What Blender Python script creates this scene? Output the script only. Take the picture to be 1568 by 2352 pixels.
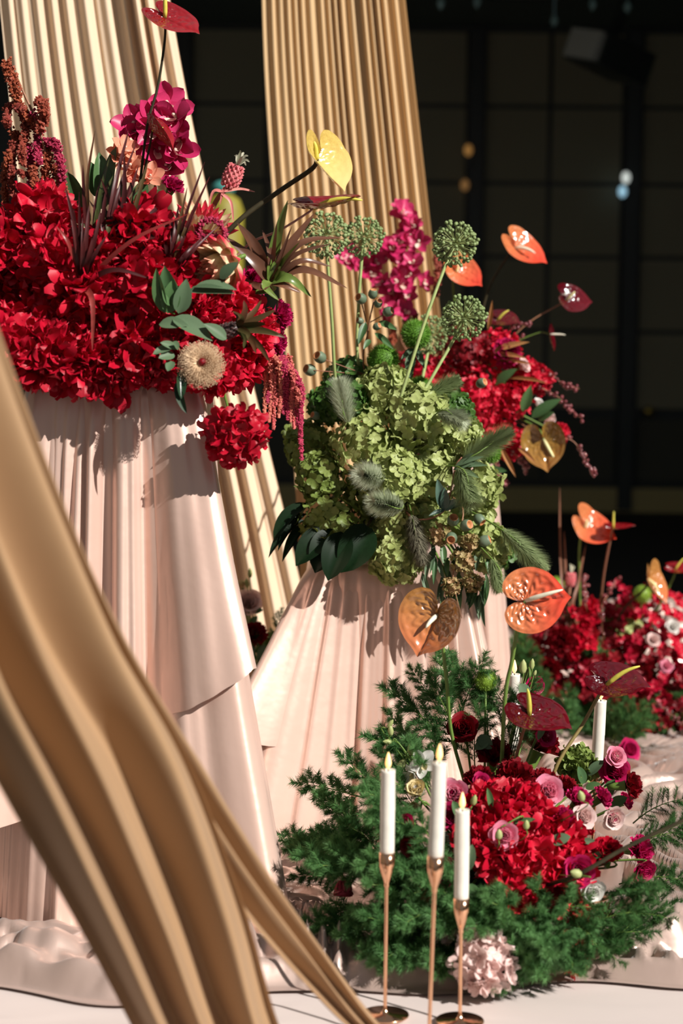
import bpy, math, random
import numpy as np
from mathutils import Vector, Matrix
for o in list(bpy.data.objects): bpy.data.objects.remove(o)
scene = bpy.context.scene
COL = scene.collection
R_ = math.radians
# ------------------------------------------------------------------ camera
FPX, CX, CY = 4573.0, 784.0, 1176.0
CAMZ, PITCH, ROLL = 1.10, R_(5.9), R_(0.6)
cam_pos = Vector((0, 0, CAMZ))
VF = Vector((0, math.cos(PITCH), -math.sin(PITCH)))
_u = Vector((0, math.sin(PITCH), math.cos(PITCH))); _r = Vector((1, 0, 0))
VR = _r*math.cos(ROLL) + _u*math.sin(ROLL)
VU = _u*math.cos(ROLL) - _r*math.sin(ROLL)
cd = bpy.data.cameras.new('camera'); cam = bpy.data.objects.new('camera', cd); COL.objects.link(cam)
cd.sensor_fit = 'VERTICAL'; cd.sensor_height = 36.0; cd.sensor_width = 24.0
cd.lens = FPX/2352*36.0
cd.clip_start = 0.05; cd.clip_end = 100
cd.dof.use_dof = True; cd.dof.focus_distance = 3.68; cd.dof.aperture_fstop = 2.9
m = Matrix((VR, VU, -VF)).transposed().to_4x4(); m.translation = cam_pos
cam.matrix_world = m
scene.camera = cam
# ------------------------------------------------------------------ light
w = bpy.data.worlds.new('world'); scene.world = w; w.use_nodes = True
bgn = w.node_tree.nodes['Background']
bgn.inputs[0].default_value = (0.86, 0.93, 1.0, 1); bgn.inputs[1].default_value = 0.20
sd = bpy.data.lights.new('sun_offscreen', 'SUN'); sun = bpy.data.objects.new('sun_offscreen', sd); COL.objects.link(sun)
TO_SUN = Vector((0.63, -0.50, 0.58)).normalized()
sd.energy = 7.0; sd.color = (1.0, 0.95, 0.89); sd.angle = R_(0.53)
sun.rotation_euler = TO_SUN.to_track_quat('Z', 'Y').to_euler(); sun.location = (4, -2, 5)
vs = scene.view_settings
vs.view_transform = 'Standard'; vs.look = 'None'; vs.exposure = 0.0; vs.gamma = 1.0
vs.use_curve_mapping = False

# ------------------------------------------------------------------ helpers
rng = random.Random(7)
def P(x, y, d):
    return cam_pos + d*(VF + VR*((x-CX)/FPX) - VU*((y-CY)/FPX))
def V(a, b, c):                      # right, up, toward the camera
    return (VR*a + VU*b - VF*c).normalized()
def G(x, y, z=0.0):                  # point where the pixel meets height z
    d = VF + VR*((x-CX)/FPX) - VU*((y-CY)/FPX)
    return cam_pos + d*((z-CAMZ)/d.z)
def frame(pos, n, hint=None, s=1.0):
    n = Vector(n).normalized()
    h = Vector(hint) if hint is not None else Vector((rng.uniform(-1,1), rng.uniform(-1,1), rng.uniform(-1,1)))
    y = h - n*h.dot(n)
    if y.length < 1e-4: y = n.orthogonal()
    y.normalize(); x = y.cross(n)
    if not hasattr(s, '__len__'): s = (s, s, s)
    M = Matrix((x*s[0], y*s[1], n*s[2])).transposed().to_4x4(); M.translation = pos
    return M
WORLD = {}
def thing(name, label, cat, pos, group=None):
    o = bpy.data.objects.new(name, None); COL.objects.link(o); o.location = pos
    o.empty_display_size = 0.02
    o['label'] = label; o['category'] = cat
    if group: o['group'] = group
    WORLD[o.name] = Matrix.Translation(pos)
    return o
def part(parent, name, mesh, M=None, kind=None, label=None):
    o = bpy.data.objects.new(name, mesh); COL.objects.link(o)
    M = M or Matrix.Identity(4)
    o.parent = parent; o.matrix_basis = WORLD[parent.name].inverted() @ M
    WORLD[o.name] = M
    if kind: o['kind'] = kind
    if label: o['label'] = label
    return o
def solo(name, mesh, label, cat, M=None, group=None, kind=None):
    o = bpy.data.objects.new(name, mesh); COL.objects.link(o)
    M = M or Matrix.Identity(4); o.matrix_basis = M; WORLD[o.name] = M
    if label: o['label'] = label
    if cat: o['category'] = cat
    if group: o['group'] = group
    if kind: o['kind'] = kind
    return o
class MB:
    def __init__(s): s.v = []; s.f = []
    def grid(s, rows, close=False):
        b = len(s.v); n = len(rows[0])
        for r in rows: s.v.extend(tuple(p) for p in r)
        for i in range(len(rows)-1):
            for j in range(n if close else n-1):
                k = (j+1) % n
                s.f.append((b+i*n+j, b+i*n+k, b+(i+1)*n+k, b+(i+1)*n+j))
        return s
    def tube(s, pts, rad, n=8, cap=True):
        pts = [Vector(p) for p in pts]; L = len(pts)
        if not hasattr(rad, '__len__'): rad = [rad]*L
        t0 = (pts[1]-pts[0]).normalized(); a = t0.orthogonal().normalized(); rows = []
        for i, p in enumerate(pts):
            t = (pts[min(i+1, L-1)]-pts[max(i-1, 0)]).normalized()
            a = (a - t*a.dot(t)).normalized(); b = t.cross(a)
            rows.append([p + (a*math.cos(2*math.pi*k/n)+b*math.sin(2*math.pi*k/n))*rad[i] for k in range(n)])
        b0 = len(s.v); s.grid(rows, True)
        if cap:
            s.f.append(tuple(b0+k for k in range(n))[::-1]); s.f.append(tuple(b0+(L-1)*n+k for k in range(n)))
        return s
    def lathe(s, prof, n=24, c=(0,0,0)):
        rows = [[(c[0]+r*math.cos(2*math.pi*k/n), c[1]+r*math.sin(2*math.pi*k/n), c[2]+z) for k in range(n)] for r, z in prof]
        return s.grid(rows, True)
    def box(s, lo, hi):
        b = len(s.v)
        for z in (lo[2], hi[2]):
            for x, y in ((lo[0],lo[1]),(hi[0],lo[1]),(hi[0],hi[1]),(lo[0],hi[1])): s.v.append((x,y,z))
        for q in ((3,2,1,0),(4,5,6,7),(0,1,5,4),(1,2,6,5),(2,3,7,6),(3,0,4,7)): s.f.append(tuple(b+i for i in q))
        return s
    def octa(s, c, r, st=1.0, ax=Vector((0,0,1))):
        b = len(s.v); a = ax.orthogonal().normalized(); e = ax.cross(a)
        for d in (ax*st, a, e, -a, -e, -ax*st): s.v.append(tuple(Vector(c)+d*r))
        for q in ((0,1,2),(0,2,3),(0,3,4),(0,4,1),(5,2,1),(5,3,2),(5,4,3),(5,1,4)): s.f.append(tuple(b+i for i in q))
    def tri(s, a, b, c):
        k = len(s.v); s.v += [tuple(a), tuple(b), tuple(c)]; s.f.append((k,k+1,k+2))
    def ball(s, c, r, n=10, m=6, sz=1.0):
        rows = []
        for i in range(m+1):
            a = math.pi*i/m
            rows.append([(c[0]+r*math.sin(a)*math.cos(2*math.pi*k/n), c[1]+r*math.sin(a)*math.sin(2*math.pi*k/n), c[2]+r*sz*math.cos(a)) for k in range(n)])
        return s.grid(rows, True)
    def mesh(s, name, mat, smooth=True):
        me = bpy.data.meshes.new(name); me.from_pydata(s.v, [], s.f)
        if mat: me.materials.append(mat)
        if smooth: me.polygons.foreach_set('use_smooth', [True]*len(me.polygons))
        me.update(); return me
def spline(pts, n=8):
    pts = [Vector(p) for p in pts]
    if len(pts) == 2: return [pts[0].lerp(pts[1], i/n) for i in range(n+1)]
    q = [pts[0]*2-pts[1]] + pts + [pts[-1]*2-pts[-2]]; out = []
    for i in range(1, len(q)-2):
        a, b, c, d = q[i-1:i+3]
        for k in range(n):
            t = k/n
            out.append(0.5*((2*b)+(c-a)*t+(2*a-5*b+4*c-d)*t*t+(3*b-a-3*c+d)*t**3))
    out.append(pts[-1]); return out
def lerp(a, b, t): return a+(b-a)*t
def interp(t, xs, ys): return float(np.interp(t, xs, ys))
# 2D gradient noise
_prm = np.random.RandomState(3).permutation(512)
def pnoise(x, y):
    x = np.asarray(x, float); y = np.asarray(y, float)
    xi = np.floor(x).astype(int); yi = np.floor(y).astype(int); xf = x-xi; yf = y-yi
    u = xf**3*(xf*(xf*6-15)+10); v = yf**3*(yf*(yf*6-15)+10)
    def g(ix, iy, dx, dy):
        a = _prm[(_prm[ix & 511]+iy) & 511]*(2*np.pi/512)
        return np.cos(a)*dx+np.sin(a)*dy
    a = g(xi, yi, xf, yf); b = g(xi+1, yi, xf-1, yf); c = g(xi, yi+1, xf, yf-1); d = g(xi+1, yi+1, xf-1, yf-1)
    return (a+(b-a)*u)+((c+(d-c)*u)-(a+(b-a)*u))*v
def sph(N, s=0):
    g = math.pi*(3-math.sqrt(5)); out = []
    for i in range(N):
        z = 1-2*(i+.5)/N; r = math.sqrt(1-z*z); out.append(Vector((r*math.cos(g*i+s), r*math.sin(g*i+s), z)))
    return out

# ------------------------------------------------------------------ materials
MATS = {}
def newmat(name):
    ma = bpy.data.materials.new(name); ma.use_nodes = True; nt = ma.node_tree; nt.nodes.clear()
    out = nt.nodes.new('ShaderNodeOutputMaterial'); p = nt.nodes.new('ShaderNodeBsdfPrincipled')
    nt.links.new(p.outputs[0], out.inputs[0]); return ma, nt, p, out
def rgba(c): return (c[0], c[1], c[2], 1)
def fac_noise(nt, scale, detail=3, coord='Object', rough=.55):
    tc = nt.nodes.new('ShaderNodeTexCoord'); n = nt.nodes.new('ShaderNodeTexNoise')
    n.inputs['Scale'].default_value = scale; n.inputs['Detail'].default_value = detail
    n.inputs['Roughness'].default_value = rough
    nt.links.new(tc.outputs[coord], n.inputs['Vector']); return n.outputs['Fac']
def mixc(nt, fac, a, b):
    mx = nt.nodes.new('ShaderNodeMix'); mx.data_type = 'RGBA'
    if hasattr(fac, 'node'): nt.links.new(fac, mx.inputs[0])
    else: mx.inputs[0].default_value = fac
    for i, c in ((6, a), (7, b)):
        if hasattr(c, 'node'): nt.links.new(c, mx.inputs[i])
        else: mx.inputs[i].default_value = rgba(c)
    return mx.outputs[2]
def petal(name, c1, c2, rough=.5, tr=.25, scale=60, coat=0, spec=.4, grad=None):
    """organic surface: two tones by piece and noise, some translucency"""
    if name in MATS: return MATS[name]
    ma, nt, p, out = newmat(name)
    oi = nt.nodes.new('ShaderNodeObjectInfo'); c = mixc(nt, oi.outputs['Random'], c1, c2)
    nz = fac_noise(nt, scale); cr = nt.nodes.new('ShaderNodeMapRange'); nt.links.new(nz, cr.inputs[0])
    cr.inputs[1].default_value = .35; cr.inputs[2].default_value = .7
    c = mixc(nt, cr.outputs[0], c, tuple((c1[i]+c2[i])*.5*.8 for i in range(3)))
    if grad:                                             # tint along local axis
        ax, lo, hi, gc = grad
        tc = nt.nodes.new('ShaderNodeTexCoord'); sx = nt.nodes.new('ShaderNodeSeparateXYZ')
        nt.links.new(tc.outputs['Object'], sx.inputs[0]); mr = nt.nodes.new('ShaderNodeMapRange')
        nt.links.new(sx.outputs[ax], mr.inputs[0]); mr.inputs[1].default_value = lo; mr.inputs[2].default_value = hi
        c = mixc(nt, mr.outputs[0], c, gc)
    nt.links.new(c, p.inputs['Base Color']); p.inputs['Roughness'].default_value = rough
    p.inputs['Specular IOR Level'].default_value = spec
    if coat: p.inputs['Coat Weight'].default_value = coat; p.inputs['Coat Roughness'].default_value = .08
    if tr:
        t = nt.nodes.new('ShaderNodeBsdfTranslucent'); nt.links.new(c, t.inputs[0])
        ms = nt.nodes.new('ShaderNodeMixShader'); ms.inputs[0].default_value = tr
        nt.links.new(p.outputs[0], ms.inputs[1]); nt.links.new(t.outputs[0], ms.inputs[2]); nt.links.new(ms.outputs[0], out.inputs[0])
    MATS[name] = ma; return ma
def plain(name, c, rough=.5, metal=0, bump=0, bscale=200, c2=None, nscale=8, emit=None, spec=.5):
    if name in MATS: return MATS[name]
    ma, nt, p, out = newmat(name)
    if c2 is not None: nt.links.new(mixc(nt, fac_noise(nt, nscale, 5), c, c2), p.inputs['Base Color'])
    else: p.inputs['Base Color'].default_value = rgba(c)
    p.inputs['Roughness'].default_value = rough; p.inputs['Metallic'].default_value = metal
    p.inputs['Specular IOR Level'].default_value = spec
    if bump:
        b = nt.nodes.new('ShaderNodeBump'); b.inputs['Strength'].default_value = bump; b.inputs['Distance'].default_value = .002
        nt.links.new(fac_noise(nt, bscale), b.inputs['Height']); nt.links.new(b.outputs[0], p.inputs['Normal'])
    if emit:
        p.inputs['Emission Color'].default_value = rgba(emit[0]); p.inputs['Emission Strength'].default_value = emit[1]
    MATS[name] = ma; return ma
def satin(name, c, c2, rough=.34, metal=.35, tr=0, bump=.15, wr=14):
    if name in MATS: return MATS[name]
    ma, nt, p, out = newmat(name)
    col = mixc(nt, fac_noise(nt, 5, 4), c, c2)
    nt.links.new(col, p.inputs['Base Color']); p.inputs['Roughness'].default_value = rough
    p.inputs['Metallic'].default_value = metal
    p.inputs['Sheen Weight'].default_value = .25; p.inputs['Sheen Roughness'].default_value = .4
    b = nt.nodes.new('ShaderNodeBump'); b.inputs['Strength'].default_value = bump; b.inputs['Distance'].default_value = .01
    nt.links.new(fac_noise(nt, wr, 3), b.inputs['Height']); nt.links.new(b.outputs[0], p.inputs['Normal'])
    if tr:
        t = nt.nodes.new('ShaderNodeBsdfTranslucent'); nt.links.new(col, t.inputs[0])
        ms = nt.nodes.new('ShaderNodeMixShader'); ms.inputs[0].default_value = tr
        nt.links.new(p.outputs[0], ms.inputs[1]); nt.links.new(t.outputs[0], ms.inputs[2]); nt.links.new(ms.outputs[0], out.inputs[0])
    MATS[name] = ma; return ma
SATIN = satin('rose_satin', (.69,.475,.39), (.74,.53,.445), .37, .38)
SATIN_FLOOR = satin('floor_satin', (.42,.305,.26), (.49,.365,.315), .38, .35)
SHEET = satin('pale_sheet', (.56,.48,.45), (.60,.52,.49), .6, 0, 0, .05, 9)
CURT_A = satin('cream_voile', (.80,.60,.41), (.85,.67,.49), .75, 0, .25, .05)
CURT_B = satin('gold_voile', (.66,.44,.22), (.72,.50,.27), .7, 0, .25, .05)
DRAPE = satin('tan_voile', (.37,.22,.105), (.44,.275,.15), .7, 0, .2, .05)
STEM = petal('stem_green', (.10,.19,.03), (.16,.25,.05), .5, 0)
STEM_D = petal('stem_dark', (.03,.028,.014), (.05,.04,.02), .6, 0, spec=.2)
STEM_R = petal('stem_red', (.25,.09,.06), (.32,.16,.08), .5, 0)
LEAF = petal('leaf_green', (.05,.12,.045), (.09,.18,.06), .4, .15)
LEAF_G = petal('leaf_grey_green', (.085,.145,.075), (.13,.20,.11), .5, .15, spec=.25)
LEAF_D = petal('leaf_dark', (.012,.035,.014), (.02,.05,.02), .3, .05)
RED = petal('petal_red', (.33,.001,.013), (.70,.004,.034), .5, .25)
RED_B = petal('petal_scarlet', (.50,.003,.022), (.80,.014,.055), .5, .25)
DRED = petal('petal_crimson', (.13,.001,.006), (.32,.003,.012), .5, .2)
MAG = petal('petal_magenta', (.40,.006,.075), (.64,.02,.15), .45, .25)
PINK = petal('petal_pink', (.90,.27,.42), (.95,.46,.57), .45, .35)
BLUSH = petal('petal_blush', (.88,.64,.60), (.92,.74,.70), .5, .3)
WHITE = petal('petal_white', (.88,.85,.80), (.92,.90,.86), .5, .3)
PEACH = petal('petal_peach', (.75,.36,.20), (.80,.45,.28), .5, .3)
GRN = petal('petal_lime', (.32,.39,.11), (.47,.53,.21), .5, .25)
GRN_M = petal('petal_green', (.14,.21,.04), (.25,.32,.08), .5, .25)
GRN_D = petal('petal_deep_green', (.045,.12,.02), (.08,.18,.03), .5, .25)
CREAMY = petal('petal_cream', (.80,.66,.34), (.85,.72,.42), .5, .25)

# ------------------------------------------------------------------ setting
def struct(name, mb, mat, smooth=False, label=None):
    o = solo(name, mb.mesh(name, mat, smooth), label, None, kind='structure'); return o
CARPET = plain('dark_carpet', (.012,.013,.012), .95, c2=(.02,.02,.018), nscale=30, bump=.3)
WALLM = plain('dark_panel_fabric', (.24,.235,.165), .9, c2=(.27,.265,.19), nscale=3, bump=.2, bscale=120)
RAIL = plain('black_rail', (.025,.034,.034), .45)
struct('floor', MB().box((-5,-3.5,-.06), (3.0,10.95,-.012)), CARPET)
WD = 10.95
struct('wall_back', MB().box((-5,WD,-.06), (3.05,WD+.15,3.0)), RAIL)
wb = bpy.data.objects['wall_back']
# grid of fabric panels, one object each, set proud of the dark wall
def wallx(px): return (px-CX)/FPX*(WD-.0)
def wallz(py): return P(1200, py, (WD)/(VF.y+VU.y*(CY-py)/FPX)).z
zs = [wallz(v) for v in (940, 760, 590, 422, 246, 72)]
xs_bars = [420, 606, 760, 906, 1078, 1246, 1432, 1600]
thick = {1078: .055, 1432: .06, 420: .05, 760: .05}
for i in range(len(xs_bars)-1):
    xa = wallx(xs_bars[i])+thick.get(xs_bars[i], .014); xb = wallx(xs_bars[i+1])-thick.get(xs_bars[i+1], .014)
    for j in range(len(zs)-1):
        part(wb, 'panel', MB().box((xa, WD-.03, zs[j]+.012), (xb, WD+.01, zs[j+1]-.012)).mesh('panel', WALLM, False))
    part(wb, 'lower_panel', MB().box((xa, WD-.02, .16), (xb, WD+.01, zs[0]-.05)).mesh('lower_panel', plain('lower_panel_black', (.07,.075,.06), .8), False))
for px in (420, 760, 1078, 1432):
    part(wb, 'mullion', MB().box((wallx(px)-.04, WD-.07, 0), (wallx(px)+.04, WD, zs[-1])).mesh('mullion', RAIL, False))
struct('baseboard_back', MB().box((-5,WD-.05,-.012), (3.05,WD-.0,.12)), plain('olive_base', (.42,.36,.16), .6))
struct('ceiling', MB().box((-5,7.5,wallz(60)), (3.05,WD+.15,wallz(60)+.5)), plain('ceiling_dark', (.10,.14,.13), .8))
# right-hand wall with the tall opening the sun comes through (out of the frame)
wr = MB(); X0, X1 = 3.0, 3.2
YA = -2.4
wr.box((X0,-3.5,-.06), (X1,YA,6.2)); wr.box((X0,4.6,-.06), (X1,WD+.15,6.2)); wr.box((X0,YA,-.06), (X1,4.6,1.0)); wr.box((X0,YA,5.9), (X1,4.6,6.2))
struct('wall_right', wr, plain('side_wall', (.12,.11,.09), .9))
struct('wall_left', MB().box((-5.2,-3.5,-.06), (-5.0,WD+.15,6.2)), plain('side_wall', (.12,.11,.09), .9))
fr = MB()
for a, b in (((X0,YA,1.0),(X1,YA+.06,5.9)), ((X0,4.54,1.0),(X1,4.6,5.9)), ((X0,YA,1.0),(X1,4.6,1.06)), ((X0,YA,5.84),(X1,4.6,5.9))): fr.box(a, b)
struct('window_1', fr, RAIL)

struct('added_bulkhead', MB().box((-5,7.5,wallz(60)+.02), (3.0,7.62,6.2)), plain('side_wall', (.12,.11,.09), .9))  # unseen wall added for a high daylight lamp, now solid without it
# --- draped cloths
def skirt(center, half, topz, drop, flare, folds, name, mat, rows=46, cols=420, ptop=12, genflare=0.0, seed=0, top=True, toff=0.0, noise=1.0, fscale=1.0):
    cx, cy = center; th = np.linspace(0, 2*np.pi, cols, endpoint=False)
    rs = (half+toff)/((np.abs(np.cos(th))**ptop+np.abs(np.sin(th))**ptop)**(1/ptop))
    def wrap(a): return (a+np.pi) % (2*np.pi)-np.pi
    fl = np.zeros(cols)
    dr = np.array([drop(wrap(a)) for a in th])
    fo = np.zeros(cols)
    for a0, wd, amt in folds: 
        d = wrap(th-a0)/wd; fo += amt*np.exp(-d*d)
    nz = (pnoise(np.cos(th)*5+seed, np.sin(th)*5+seed)*.016+pnoise(np.cos(th)*13+seed, np.sin(th)*13)*.008)*noise
    rows_v = []
    if top:
        for k in (0.02, .5, .9, .97): rows_v.append([(cx+r*k*math.cos(a), cy+r*k*math.sin(a), topz+toff) for a, r in zip(th, rs)])
    for i in range(rows+1):
        t = (i/rows); 
        fl = np.zeros(cols)
        for a0, wd, amt, pw in flare:
            d = wrap(th-a0)/wd; fl += amt*np.exp(-d*d)*(t**pw)
        wob = pnoise(np.cos(th)*4+seed+t*1.3, np.sin(th)*4+t*1.1)*.010*t
        r = rs+fl+fo*fscale*(min(1, t*6)**.7)*(0.35+.65*t)+nz*(t**.5)+genflare*t+wob+.006*min(1, t*12)
        z = topz+toff-dr*t-(.004 if i else 0)
        rows_v.append([(cx+r[k]*math.cos(th[k]), cy+r[k]*math.sin(th[k]), z[k]) for k in range(cols)])
    return MB().grid(rows_v, True).mesh(name, mat)
q = math.pi
PLM = plain('plinth_board', (.55,.5,.45), .8)
def plinth(name, label, cx, cy, half, top):
    t = thing(name, label, 'plinth', (cx,cy,0))
    part(t, 'plinth_box', MB().box((cx-half,cy-half,.010), (cx+half,cy+half,top)).mesh('plinth_box', PLM, False))
    return t
# tallest plinth
AX, AY, AH, AT = -.400, 3.60, .148, .962
tA = plinth('draped_plinth', 'tallest plinth, draped in layered rose satin under the red flowers', AX, AY, AH, AT-.004)
part(tA, 'under_skirt', skirt((AX,AY), AH, AT, lambda a: AT-.016, [(-q/4,.30,.19,1.1),(-.62*q,.3,.05,1.2),(-.95*q,.3,.1,1.2),(.3*q,.5,.01,1),(.75*q,.5,.02,1)],
     [(-.30*q,.04,-.012),(-.34*q,.05,.014),(-.39*q,.035,-.012),(-.44*q,.06,.012),(-.52*q,.05,-.01),(-.6*q,.05,.012),(-.2*q,.04,.012)], 'under_skirt', SATIN, genflare=.05, seed=2, fscale=1.6))
def dropA(a):
    return interp(a/q, [-1,-.75,-.5,-.375,-.25,-.1,0,.4,1], [.60,.78,.68,.585,.478,.5,.46,.46,.60])
part(tA, 'overlay_cloth', skirt((AX,AY), AH, AT, dropA, [(-.262*q,.25,.125,1.05),(-.75*q,.25,.10,1.1),(-.50*q,.3,.030,1.0),(.25*q,.25,.02,1),(.75*q,.25,.03,1)],
     [(-.385*q,.035,-.075),(-.43*q,.04,.012),(-.335*q,.05,.018),(-.51*q,.045,-.045),(-.465*q,.07,.020),(-.56*q,.055,.024),(-.6*q,.03,-.016),(-.635*q,.03,.013),(-.68*q,.03,-.013),(-.72*q,.03,.012),(-.31*q,.05,.012),(-.10*q,.05,-.012)],
     'overlay_cloth', SATIN, genflare=.022, seed=5, toff=.004, fscale=1.5, noise=.6))
# middle plinth
BX, BY, BH, BT = .100, 4.17, .160, .575
tB = plinth('draped_plinth', 'low plinth draped in rose satin under the green hydrangeas', BX, BY, BH, BT-.004)
part(tB, 'under_skirt', skirt((BX,BY), BH, BT, lambda a: BT-.016, [(-.75*q,.26,.17,.9),(-.25*q,.3,.12,1),(-.45*q,.35,.05,1.6),(.25*q,.5,.02,1),(.75*q,.5,.02,1)],
     [(-.70*q,.03,-.03),(-.65*q,.04,.02),(-.60*q,.03,-.018),(-.36*q,.05,.02),(-.32*q,.03,-.02),(-.28*q,.04,.02),(-.8*q,.05,.015),(-.50*q,.05,.01)], 'under_skirt', SATIN, genflare=.055, seed=9))
def dropB(a):
    return interp(a/q, [-1,-.8,-.75,-.71,-.66,-.5,-.3,-.25,-.1,0,1], [.27,.31,.335,.36,.46,.50,.46,.40,.33,.3,.27])
part(tB, 'overlay_cloth', skirt((BX,BY), BH, BT, dropB, [(-.765*q,.13,.205,1.0),(-.25*q,.22,.07,1.1),(.25*q,.3,.02,1),(.75*q,.3,.02,1)],
     [(-.69*q,.028,-.045),(-.725*q,.03,.02),(-.655*q,.03,.012),(-.62*q,.03,-.006),(-.34*q,.035,-.02),(-.31*q,.035,.024),(-.285*q,.02,-.02),(-.26*q,.03,.02)],
     'overlay_cloth', SATIN, genflare=.022, seed=11, toff=.004, noise=.35, fscale=1.35))
# back plinth
CXx, CYy, CH, CT = .205, 4.78, .15, .735
tC = plinth('draped_plinth', 'satin covered plinth half hidden behind the green hydrangeas', CXx, CYy, CH, CT-.004)
part(tC, 'under_skirt', skirt((CXx,CYy), CH, CT, lambda a: CT-.016, [(-q/4,.3,.06,1)],
     [(-.2*q,.04,.014),(-.25*q,.03,-.014),(-.3*q,.04,.014),(-.36*q,.04,-.012),(-.42*q,.04,.014)], 'under_skirt', SATIN, genflare=.018, seed=15))
# --- curtains
def curtain(name, label, yy, zt, L, Rr, pleats, amp, mat, seed, cols=360, rows=70):
    """L, Rr: lists of (z, x) edge positions"""
    pL = np.polyfit(*zip(*L), 3); pR = np.polyfit(*zip(*Rr), 3); s = np.linspace(0, 1, cols); rows_v = []
    ph = s*pleats*2*np.pi+5.5*pnoise(s*pleats*.32+seed, s*0+seed+.3)
    base = np.sin(ph)+.45*np.sin(2*ph+1+3*pnoise(s*4+seed, s*0))
    am = .35+1.9*np.abs(pnoise(s*pleats*.45+seed*2+.4, s*0+4.3))
    for i in range(rows+1):
        t = i/rows; z = zt*(1-t)+.014*t
        xl = np.polyval(pL, z); xr = np.polyval(pR, z)
        y = yy+base*am*amp*(1.15-.6*t)*(.45+.8*s)+.018*pnoise(s*5+seed, s*0+t*1.5)
        x = xl+(xr-xl)*s+.25*amp*np.cos(ph)*am
        rows_v.append(np.stack([x, y, np.full(cols, z)], 1))
    me = MB().grid(rows_v).mesh(name, mat)
    return solo(name, me, label, 'curtain')
def zx(py, px, yy):
    d = VF + VR*((px-CX)/FPX) - VU*((py-CY)/FPX); p = cam_pos+d*(yy/d.y); return (p.z, p.x)
D1 = 4.62
curtain('curtain', 'wide cream pleated curtain behind the red flowers of the tallest plinth', D1, 2.75,
        [(2.75,-.80)]+[zx(y, x, D1) for y, x in ((0,-4),(470,46),(1000,90),(1800,60))],
        [(2.75,-.44)]+[zx(y, x, D1) for y, x in ((0,400),(450,462),(1000,608),(1310,692),(1790,772))], 11, .015, CURT_A, 3)
D2 = 5.05
curtain('curtain', 'narrow golden finely pleated curtain hanging behind the allium heads', D2, 2.75,
        [(2.75,-.15)]+[zx(y, x, D2) for y, x in ((0,606),(250,608),(500,626),(830,660),(1690,690))],
        [(2.75,.05)]+[zx(y, x, D2) for y, x in ((0,932),(250,958),(560,994),(1000,1040),(1690,1090))], 17, .012, CURT_B, 8)
# --- foreground drape
def loft(name, Lp, Rp, pleats, amp, seed, mat, cols=160, rows=80, pinch=None):
    Ls = spline([P(*p) for p in Lp], 14); Rs = spline([P(*p) for p in Rp], 14); n = rows
    def at(c, t):
        k = t*(len(c)-1); i = min(int(k), len(c)-2); return c[i].lerp(c[i+1], k-i)
    rv = []
    for i in range(n+1):
        t = i/n; a = at(Ls, t); b = at(Rs, t); row = []
        tan = (at(Ls, min(1, t+.02))-at(Ls, max(0, t-.02))).normalized(); nrm = (b-a).cross(tan).normalized()
        for j in range(cols+1):
            s = j/cols
            ph = 2*math.pi*pleats*s+3.6*float(pnoise(s*pleats*.7+seed+.37, t*.7+seed))
            h = amp*(math.sin(ph)+.18*math.sin(2*ph+seed)+.5*float(pnoise(s*7+seed, t*1.1)))*math.sin(math.pi*min(1, max(0, .04+s*.96)))**.3
            p = a.lerp(b, s)+nrm*h
            p.z = max(p.z, .006+.004*(j % 3)); row.append(p)
        rv.append(row)
    return MB().grid(rv).mesh(name, mat)
fd = thing('swag_curtain', 'tan translucent curtain swept diagonally to the floor in front of the tallest plinth', 'curtain', P(400, 2600, 2.45))
part(fd, 'main_panel', loft('main_panel',
    [(-420,300,1.95),(-330,1000,2.05),(-150,1500,2.16),(30,1850,2.28),(190,2140,2.42),(300,2352,2.52),(400,2560,2.60),(520,2800,2.5)],
    [(-190,300,2.20),(40,930,2.28),(250,1420,2.38),(430,1740,2.46),(560,2080,2.56),(640,2352,2.64),(720,2500,2.70),(860,2700,2.5)], 3.4, .034, 3, DRAPE))
part(fd, 'side_panel', loft('side_panel',
    [(-230,300,2.20),(-10,930,2.28),(170,1420,2.38),(330,1740,2.46),(500,2020,2.58),(640,2200,2.68),(790,2352,2.78),(900,2440,2.76),(1000,2560,2.6)],
    [(-170,300,2.24),(62,960,2.32),(275,1445,2.42),(480,1785,2.54),(560,1915,2.60),(650,2055,2.68),(865,2345,2.80),(980,2440,2.78),(1100,2560,2.62)], 2.0, .014, 6, DRAPE, cols=70))
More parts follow.
